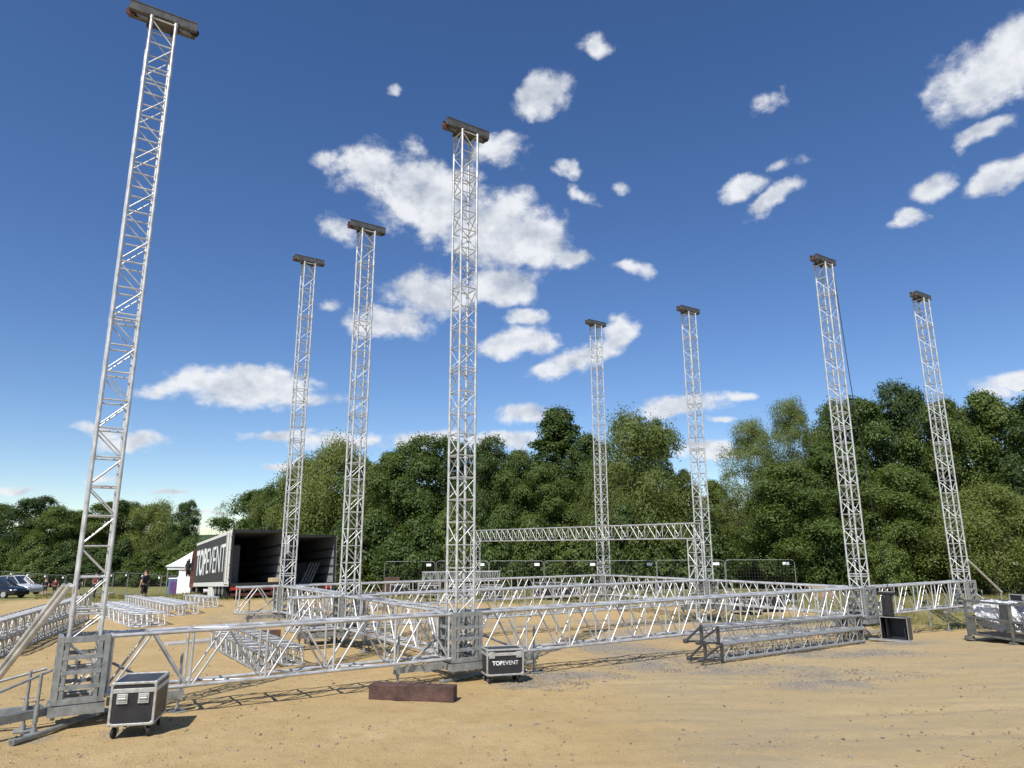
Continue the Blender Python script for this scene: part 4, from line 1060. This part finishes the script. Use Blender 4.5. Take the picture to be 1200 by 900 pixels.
def cargo(t,z0,c,d,mt,label,name='cargo_box',cat='box',gr=None):
    m=MB(); m.bbox((0,0,d[2]/2),d,.02); o=put(name,m,mt,loc=in_tr(t,(c[0],c[1],z0+.045)),rot=(0,R(2.6),R(120.6))); return tag(o,label,cat,gr)
cargo(tr1,z1,(2.6,.85,0),(2.2,.5,1.9),M['headsteel'],'tall dark rack strapped to the left wall inside the trailer with white lettering','cargo_rack','rack')
cargo(tr1,z1,(.5,-.95,0),(.7,.4,.22),M['ply'],'small pale bundle at the right door post of the trailer with white lettering','cargo_bundle','bundle')
cargo(tr2,z2,(6.,0,0),(3.,1.8,1.2),M['headsteel'],'dark crate deep inside the right trailer')
# tractor unit
def tractor(tr,z0,label):
    t=thing('tractor_unit',in_tr(tr,(12.2,0,0)),label,'truck',rot=(0,R(2.6),R(120.6)))
    m=MB(); m.prism([(1.7,.55),(3.95,.55),(3.95,1.6),(3.75,2.75),(3.3,3.0),(1.7,3.0)],'y',-1.22,1.22); put('cab',m,M['cabred'],parent=t)
    for s_ in(-1,1):
        m=MB(); m.prism([(2.6,1.65),(3.78,1.65),(3.66,2.45),(2.6,2.5)],'y',s_*1.225-.008,s_*1.225+.008); put('side_window',m,M['glass'],parent=t)
        m=MB(); m.bbox((3.9,s_*1.42,2.0),(.12,.22,.7),.03); m.bar((3.85,s_*1.2,2.25),(3.9,s_*1.42,2.25),.04,.04); put('mirror',m,M['rubber'],parent=t)
        for xx in(.2,3.2):
            w_=MB(); w_.wheel((xx,s_*1.02,.45),.45,.34,(0,1,0),0,20); wo=put('wheel',w_,M['rubber'],parent=t); r_=MB(); r_.wheel((xx,s_*1.2,.45),.26,.03,(0,1,0),0,14); put('rim',r_,M['galv'],parent=wo)
    m=MB(); m.box((1.3,0,.55),(4.6,.9,.22)); put('chassis',m,M['chassis_dark'],parent=t)
    m=MB(); m.box((3.86,0,2.1),(.02,2.1,.8),rot=Matrix.Rotation(-.17,3,'Y')); put('windscreen',m,M['glass'],parent=t)
tractor(tr1,z1,'dark red truck cab coupled to the trailer with white lettering'); tractor(tr2,z2,'dark red truck cab hidden before the right open trailer')

# ------------------------------------------------------------------ tent and booth
ev=at_depth(203,664,55.5); hw=2.9; cx_,cy_=ev.x+2.75,ev.y+2.1; g0=ground(cx_,cy_)
t=thing('marquee_tent',(cx_,cy_,g0),'white pagoda tent with swooping pointed roof behind the trailer with white lettering','tent',rz=.05)
ze=ev.z-g0+.05; pk=at_depth(241,626,57.5).z-g0
m=MB(); n=10
ring=[]
for j in range(n+1):
    f=j/n; s_=hw*1.03*(1-f)**1.0+.05; z_=ze+(pk-ze)*(f**1.12)
    for (a,b) in((-1,-1),(0,-1),(1,-1),(1,0),(1,1),(0,1),(-1,1),(-1,0)): m.v.append((a*s_,b*s_,z_+(-.04 if (a==0 or b==0) and j<n-1 else 0)))
for j in range(n):
    for i in range(8):
        m.f.append((j*8+i,j*8+(i+1)%8,j*8+8+(i+1)%8,j*8+8+i)); m.m.append(0); m.sm.append(False)
m.f.append(tuple(n*8+i for i in range(8))); m.m.append(0); m.sm.append(False)
put('roof',m,M['tent'],parent=t)
m=MB()
for a,b in((0,-1),(1,0),(0,1),(-1,0)): m.box((a*hw,b*hw,ze-.12),(.03 if a else 2*hw,.03 if b else 2*hw,.26)); 
put('valance',m,M['tent'],parent=t)
m=MB()
for k_ in range(14):   # pleated side walls
    x0=-hw+.9+k_*(2*hw-.9)/14; x1=x0+(2*hw-.9)/14; y0=-hw+.05+(.05 if k_%2 else 0); y1=-hw+.05+(.0 if k_%2 else .05)
    m.add([(x0,y0,.02),(x1,y1,.02),(x1,y1,ze-.2),(x0,y0,ze-.2)],[(0,1,2,3)])
m.box((hw-.03,0,ze/2-.1),(.03,2*hw-.1,ze-.25)); m.box((0,hw-.03,ze/2-.1),(2*hw-.1,.03,ze-.25)); put('side_wall',m,M['tent'],parent=t)
m=MB()
for a in(-1,1):
    for b in(-1,1): m.tube((a*(hw-.05),b*(hw-.05),0),(a*(hw-.05),b*(hw-.05),ze),.04,8)
put('pole',m,M['galv'],parent=t)
m=MB(); m.tube((0,0,pk-.02),(0,0,pk+.28),.05,8,r2=.015); put('finial',m,M['tent'],parent=t)
v=gat(207.5,53.5)
t=thing('booth',(v.x,v.y,v.z),'pale blue booth with a purple poster on its front, left of the white tent','booth',rz=.45)
m=MB(); m.bbox((0,0,.80),(.66,.66,1.50),.03); put('cabin',m,M['blue'],parent=t)
m=MB(); m.bbox((0,0,1.60),(.72,.72,.10),.03); put('roof_cap',m,M['white'],parent=t)
m=MB(); m.bbox((.04,-.336,.80),(.46,.014,1.2),.003); put('poster',m,M['purple'],parent=t)
m=MB(); m.box((0,0,.02),(.7,.7,.05)); put('base',m,M['rubber'],parent=t)

# ------------------------------------------------------------------ trees
def crown_mesh(name,seed,kind,mt,Rr,H,nl,sub,per):
    rnd=random.Random(seed); vs=[];fs=[];lv=[]
    lobes=[]
    for i in range(nl):
        f=(i+.5)/nl if kind!='willow' else rnd.random()**.8
        z=H*(.06+.88*f)
        if kind=='cone': env=Rr*(1.08*(1-f)**.75+.10)
        elif kind=='willow': env=Rr*math.sqrt(max(.05,1-(max(0,f-.35)/.68)**2))
        elif kind=='feather': env=Rr*(.55+.5*math.sin(PI*min(1,f*1.05)))*(1.0 if f<.85 else .7)
        elif kind=='shrub': env=Rr*math.sqrt(max(.04,1-f*f))
        else: env=Rr*(math.sin(PI*(.18+.76*f))**.75)
        a=i*2.39996+rnd.uniform(-.5,.5); lr=Rr*rnd.uniform(.27,.46)*(1 if kind!='cone' else .85)*(1-.35*f)
        q=max(0,env-lr*.7)*math.sqrt(rnd.uniform(.25,1.0))
        lobes.append((Vector((math.cos(a)*q,math.sin(a)*q,z)),lr))
    for f in(.15,.3,.45,.6,.75,.88):
        lobes.append((Vector((rnd.uniform(-.2,.2)*Rr,rnd.uniform(-.2,.2)*Rr,H*f)),Rr*.42*(1.05-f*.6)))
    for c,lr in lobes:
        for s_ in range(sub):
            d=Vector((rnd.gauss(0,1),rnd.gauss(0,1),rnd.gauss(.45,.9))).normalized()
            if d.z<-.45 and rnd.random()<.8: d.z=-d.z
            q_=lr*rnd.uniform(.72,1.10); cc=c+Vector((d.x*q_*1.05,d.y*q_*1.05,d.z*q_*.82))
            if cc.z<.15: continue
            tone=rnd.uniform(.0,.55); sg=lr*.17+.05
            for k in range(int(per*1.6)):
                p=cc+Vector((rnd.gauss(0,sg),rnd.gauss(0,sg),rnd.gauss(0,sg*(1.5 if kind=='willow' else .8))-(.05 if kind!='willow' else .15)))
                if p.z<.05: p.z=.05+rnd.random()*.2
                nrm=(d*1.0+Vector((rnd.gauss(0,.5),rnd.gauss(0,.5),rnd.gauss(.3,.45)))).normalized()
                u=nrm.orthogonal().normalized(); w=nrm.cross(u); t_=rnd.random()*6.28
                u,w=u*math.cos(t_)+w*math.sin(t_),w*math.cos(t_)-u*math.sin(t_)
                sz=rnd.uniform(.062,.115)*(1.0 if kind!='feather' else .8); asp=.62 if kind not in('willow','feather') else .36
                if kind=='willow': u=(u+Vector((0,0,-.8))).normalized(); w=nrm.cross(u).normalized(); sz*=1.25
                b=len(vs); vs.extend([p-u*sz,p+w*sz*asp-u*sz*.1,p+u*sz,p-w*sz*asp-u*sz*.1]); fs.append((b,b+1,b+2,b+3)); lv.append(min(1,max(0,tone+rnd.uniform(0,.38))))
    me=bpy.data.meshes.new(name); me.from_pydata([tuple(v) for v in vs],[],fs); me.materials.append(mt)
    me.attributes.new('leafvar','FLOAT','FACE').data.foreach_set('value',lv); me.update(); return me
def trunk_mesh(name,seed,H,Rr,multi=1,bare=0):
    rnd=random.Random(seed); m=MB()
    def limb(p,d,L_,r,lev):
        n=4; q=p
        for i in range(n):
            d2=(d+Vector((rnd.gauss(0,.12),rnd.gauss(0,.12),.06))).normalized(); q2=q+d2*L_/n
            m.tube(q,q2,r*(1-.2*i),7 if lev<2 else 5,r2=r*(1-.2*(i+1)),caps=False)
            if lev<2 and i>0:
                for s_ in range(2):
                    a=rnd.random()*6.28; dd=(d2*.6+Vector((math.cos(a),math.sin(a),.25))*.8).normalized(); limb(q2,dd,L_*rnd.uniform(.28,.45),r*(1-.2*(i+1))*.55,lev+1)
            q=q2; d=d2
    for k in range(multi):
        a=rnd.random()*6.28; limb(Vector((math.cos(a)*.18*(multi>1),math.sin(a)*.18*(multi>1),-.3)),Vector((rnd.gauss(0,.12),rnd.gauss(0,.12),1)).normalized(),H*.56,.035*Rr+.05,0)
    return m.mesh(name,M['bark'])
CR={}; 
SPEC={'broad_dark':('broad','leaf_dark',4.2,12,19,56,20,1),'broad_dark2':('broad','leaf_dark',4.2,12,21,54,20,1),'broad_mid':('broad','leaf_mid',4.2,12,19,56,20,1),'broad_mid2':('broad','leaf_mid',4.2,12,18,58,20,2),
 'willow':('willow','leaf_pale',4.5,11,30,40,20,1),'willow2':('willow','leaf_pale',4.5,11,28,42,20,2),'cone':('cone','leaf_dark',3.6,13,34,34,18,1),'feather':('feather','leaf_pale',4.2,12,34,46,24,3),'sparse':('feather','leaf_mid',4.0,11,12,22,13,2),'shrub':('shrub','leaf_mid',2.2,3.4,18,26,16,3),'shrub_dark':('shrub','leaf_dark',2.2,3.4,18,26,16,3)}
for i,(k,(kd,mt,r_,h_,nl,sb,pr,mu)) in enumerate(SPEC.items()):
    CR[k]=(crown_mesh('crown',100+i,kd,M[mt],r_,h_,nl,sb,pr),trunk_mesh('trunk',200+i,h_,r_,mu),r_,h_)
rt=random.Random(11)
def tree(px,d,top,hwpx,kind,label,group=None,name='tree',cat='tree'):
    cm,tm,r_,h_=CR[kind]; b=gat(px,d); Hh=at_depth(px,top,d).z-b.z; w=hwpx*(1.4 if name=='tree' else 1.15)*d/F
    t=thing(name,b,label,cat,group,rz=rt.random()*6.28)
    t.scale=(w/r_,w/r_,Hh/(h_*.97))
    put('trunk',tm,parent=t); put('crown',cm,parent=t)
    return t
GL='trees beyond the left field'; GMd='trees behind the middle of the site'; GRt='trees behind the right of the site'
TL=[
(-12,100,592,40,'broad_dark','dark green tree cut by the left edge of the picture',GL),
(34,96,582,34,'broad_dark2','dark tree with a pointed top behind the parked cars',GL),
(66,94,596,30,'broad_mid','mid green rounded tree just left of the nearest tower',GL),
(92,104,600,24,'broad_dark','dark tree low between two taller ones, seen past the nearest tower left side',GL),
(126,97,586,32,'broad_mid2','bright mid green tree seen through the nearest tower',GL),
(152,101,590,24,'broad_mid','mid green tree just right of the nearest tower',GL),
(180,96,591,30,'willow','pale yellow green tree above the man in the dark shirt',GL),
(214,93,587,17,'broad_dark2','dark tree with brownish lower branches left of the white tent',GL),
(257,125,587,13,'sparse','thin sparse tree with sky showing through, above the lettered trailer',GL),
(304,66,586,24,'willow2','pale green tree low behind the lettered trailer roof',GMd),
(330,64,562,30,'broad_mid','mid green tree left of the leftmost far tower',GMd),
(352,62,540,34,'willow','pale tree directly behind the leftmost far tower',GMd),
(388,60,524,42,'willow2','tall pale willowy tree between the two towers by the trailers',GMd),
(425,60,538,34,'broad_mid','mid green tree behind the taller tower by the trailers',GMd),
(450,57,526,36,'broad_mid2','mid green tree just right of the taller tower by the trailers',GMd),
(488,57,512,42,'broad_dark','broad dark tree left of the middle front tower',GMd),
(530,58,511,38,'broad_dark2','dark tree directly behind the middle front tower',GMd),
(572,57,513,34,'broad_dark','dark bushy tree right of the middle front tower',GMd),
(604,56,524,34,'broad_mid2','mid green tree with a low top left of the tall pointed tree',GMd),
(656,60,472,52,'cone','tallest pointed dark tree of the middle group',GMd),
(640,54,545,38,'broad_mid','low mid green tree in front of the tall pointed tree',GMd),
(700,58,508,36,'broad_dark2','dark tree behind the farthest tower',GMd),
(752,55,488,54,'willow','big domed pale willow between the farthest tower and the gantry tower',GMd),
(776,62,486,24,'cone','dark tree tip poking out above the domed willow',GMd),
(715,52,550,34,'willow2','smaller pale willow in front of the domed one',GMd),
(803,56,552,24,'broad_mid','mid green tree behind the gantry tower',GMd),
(845,55,562,26,'broad_mid2','rounded mid green tree right of the gantry tower',GMd),
(888,52,490,36,'feather','feathery pale green tree with open sky between its branches, left of the open case tower',GRt),
(938,50,464,36,'feather','taller feathery pale green tree beside the open case tower',GRt),
(925,46,545,50,'broad_mid','mid green tree in front of the two feathery trees',GRt),
(985,48,520,44,'broad_dark','dark tree behind the lower half of the tower with the black chain',GRt),
(1022,49,459,46,'broad_dark2','dark broad tree just right of the tower with the black chain',GRt),
(1078,51,444,40,'broad_dark','tallest dark tree of the right group, behind the rightmost tower',GRt),
(1064,44,548,46,'broad_mid','mid green tree low between the two right towers',GRt),
(1118,47,462,44,'broad_mid2','mid green tree right behind the rightmost tower',GRt),
(1150,49,476,38,'broad_mid','mid green tree between the rightmost tower and the picture edge',GRt),
(1190,47,452,52,'broad_mid2','broad bright green tree at the right edge of the picture',GRt),
(1160,41,575,50,'willow2','pale bushy tree low behind the mesh crate',GRt),
(1245,45,460,60,'broad_dark','dark tree just cut by the right edge of the picture',GRt),
(1000,53,470,44,'broad_mid','mid green tree half hidden between feathery and dark trees of the right group',GRt),
]
for a in TL: tree(*a)
# understorey
sh=[]
for px in range(415,1230,29):
    d=48.5 if px<930 else 45.5 if px<1060 else 43.5
    sh.append((px+rt.uniform(-9,9),d+rt.uniform(-.6,2.2),rt.uniform(600,636),rt.uniform(24,36),rt.choice(('shrub','shrub_dark','shrub_dark'))))
for a in sh: tree(*a,'leafy bush growing behind the mesh fence under the middle and right trees','bushes behind the mesh fence','bush','bush')
for px in range(-20,235,24):
    tree(px+rt.uniform(-6,6),88+rt.uniform(-2,3),rt.uniform(636,652),rt.uniform(18,26),rt.choice(('shrub','shrub_dark')),'leafy bush behind the left fence under the far trees','bushes behind the left fence','bush','bush')
for px in (285,310,340,368,398):
    tree(px,58+rt.uniform(-2,2),rt.uniform(610,632),28,'shrub_dark','leafy bush growing behind the two trailers','bushes behind the trailers','bush','bush')
tree(1040,42.0,638,24,'shrub','pale dry bush right of the tower with the black chain',None,'bush','bush')
# a second rank of trees behind, closing the gaps between the trunks
bk=[(px,74+rt.uniform(-3,4),rt.uniform(555,585),44,rt.choice(('broad_dark','broad_dark2'))) for px in range(300,800,48)]+[(px,64+rt.uniform(-2,3),rt.uniform(545,575),48,rt.choice(('broad_dark','broad_dark2'))) for px in range(925,1260,48)]
for a in bk: tree(*a,'dark tree in the second rank, hidden behind the front row of trees','trees of the second rank','tree','tree')
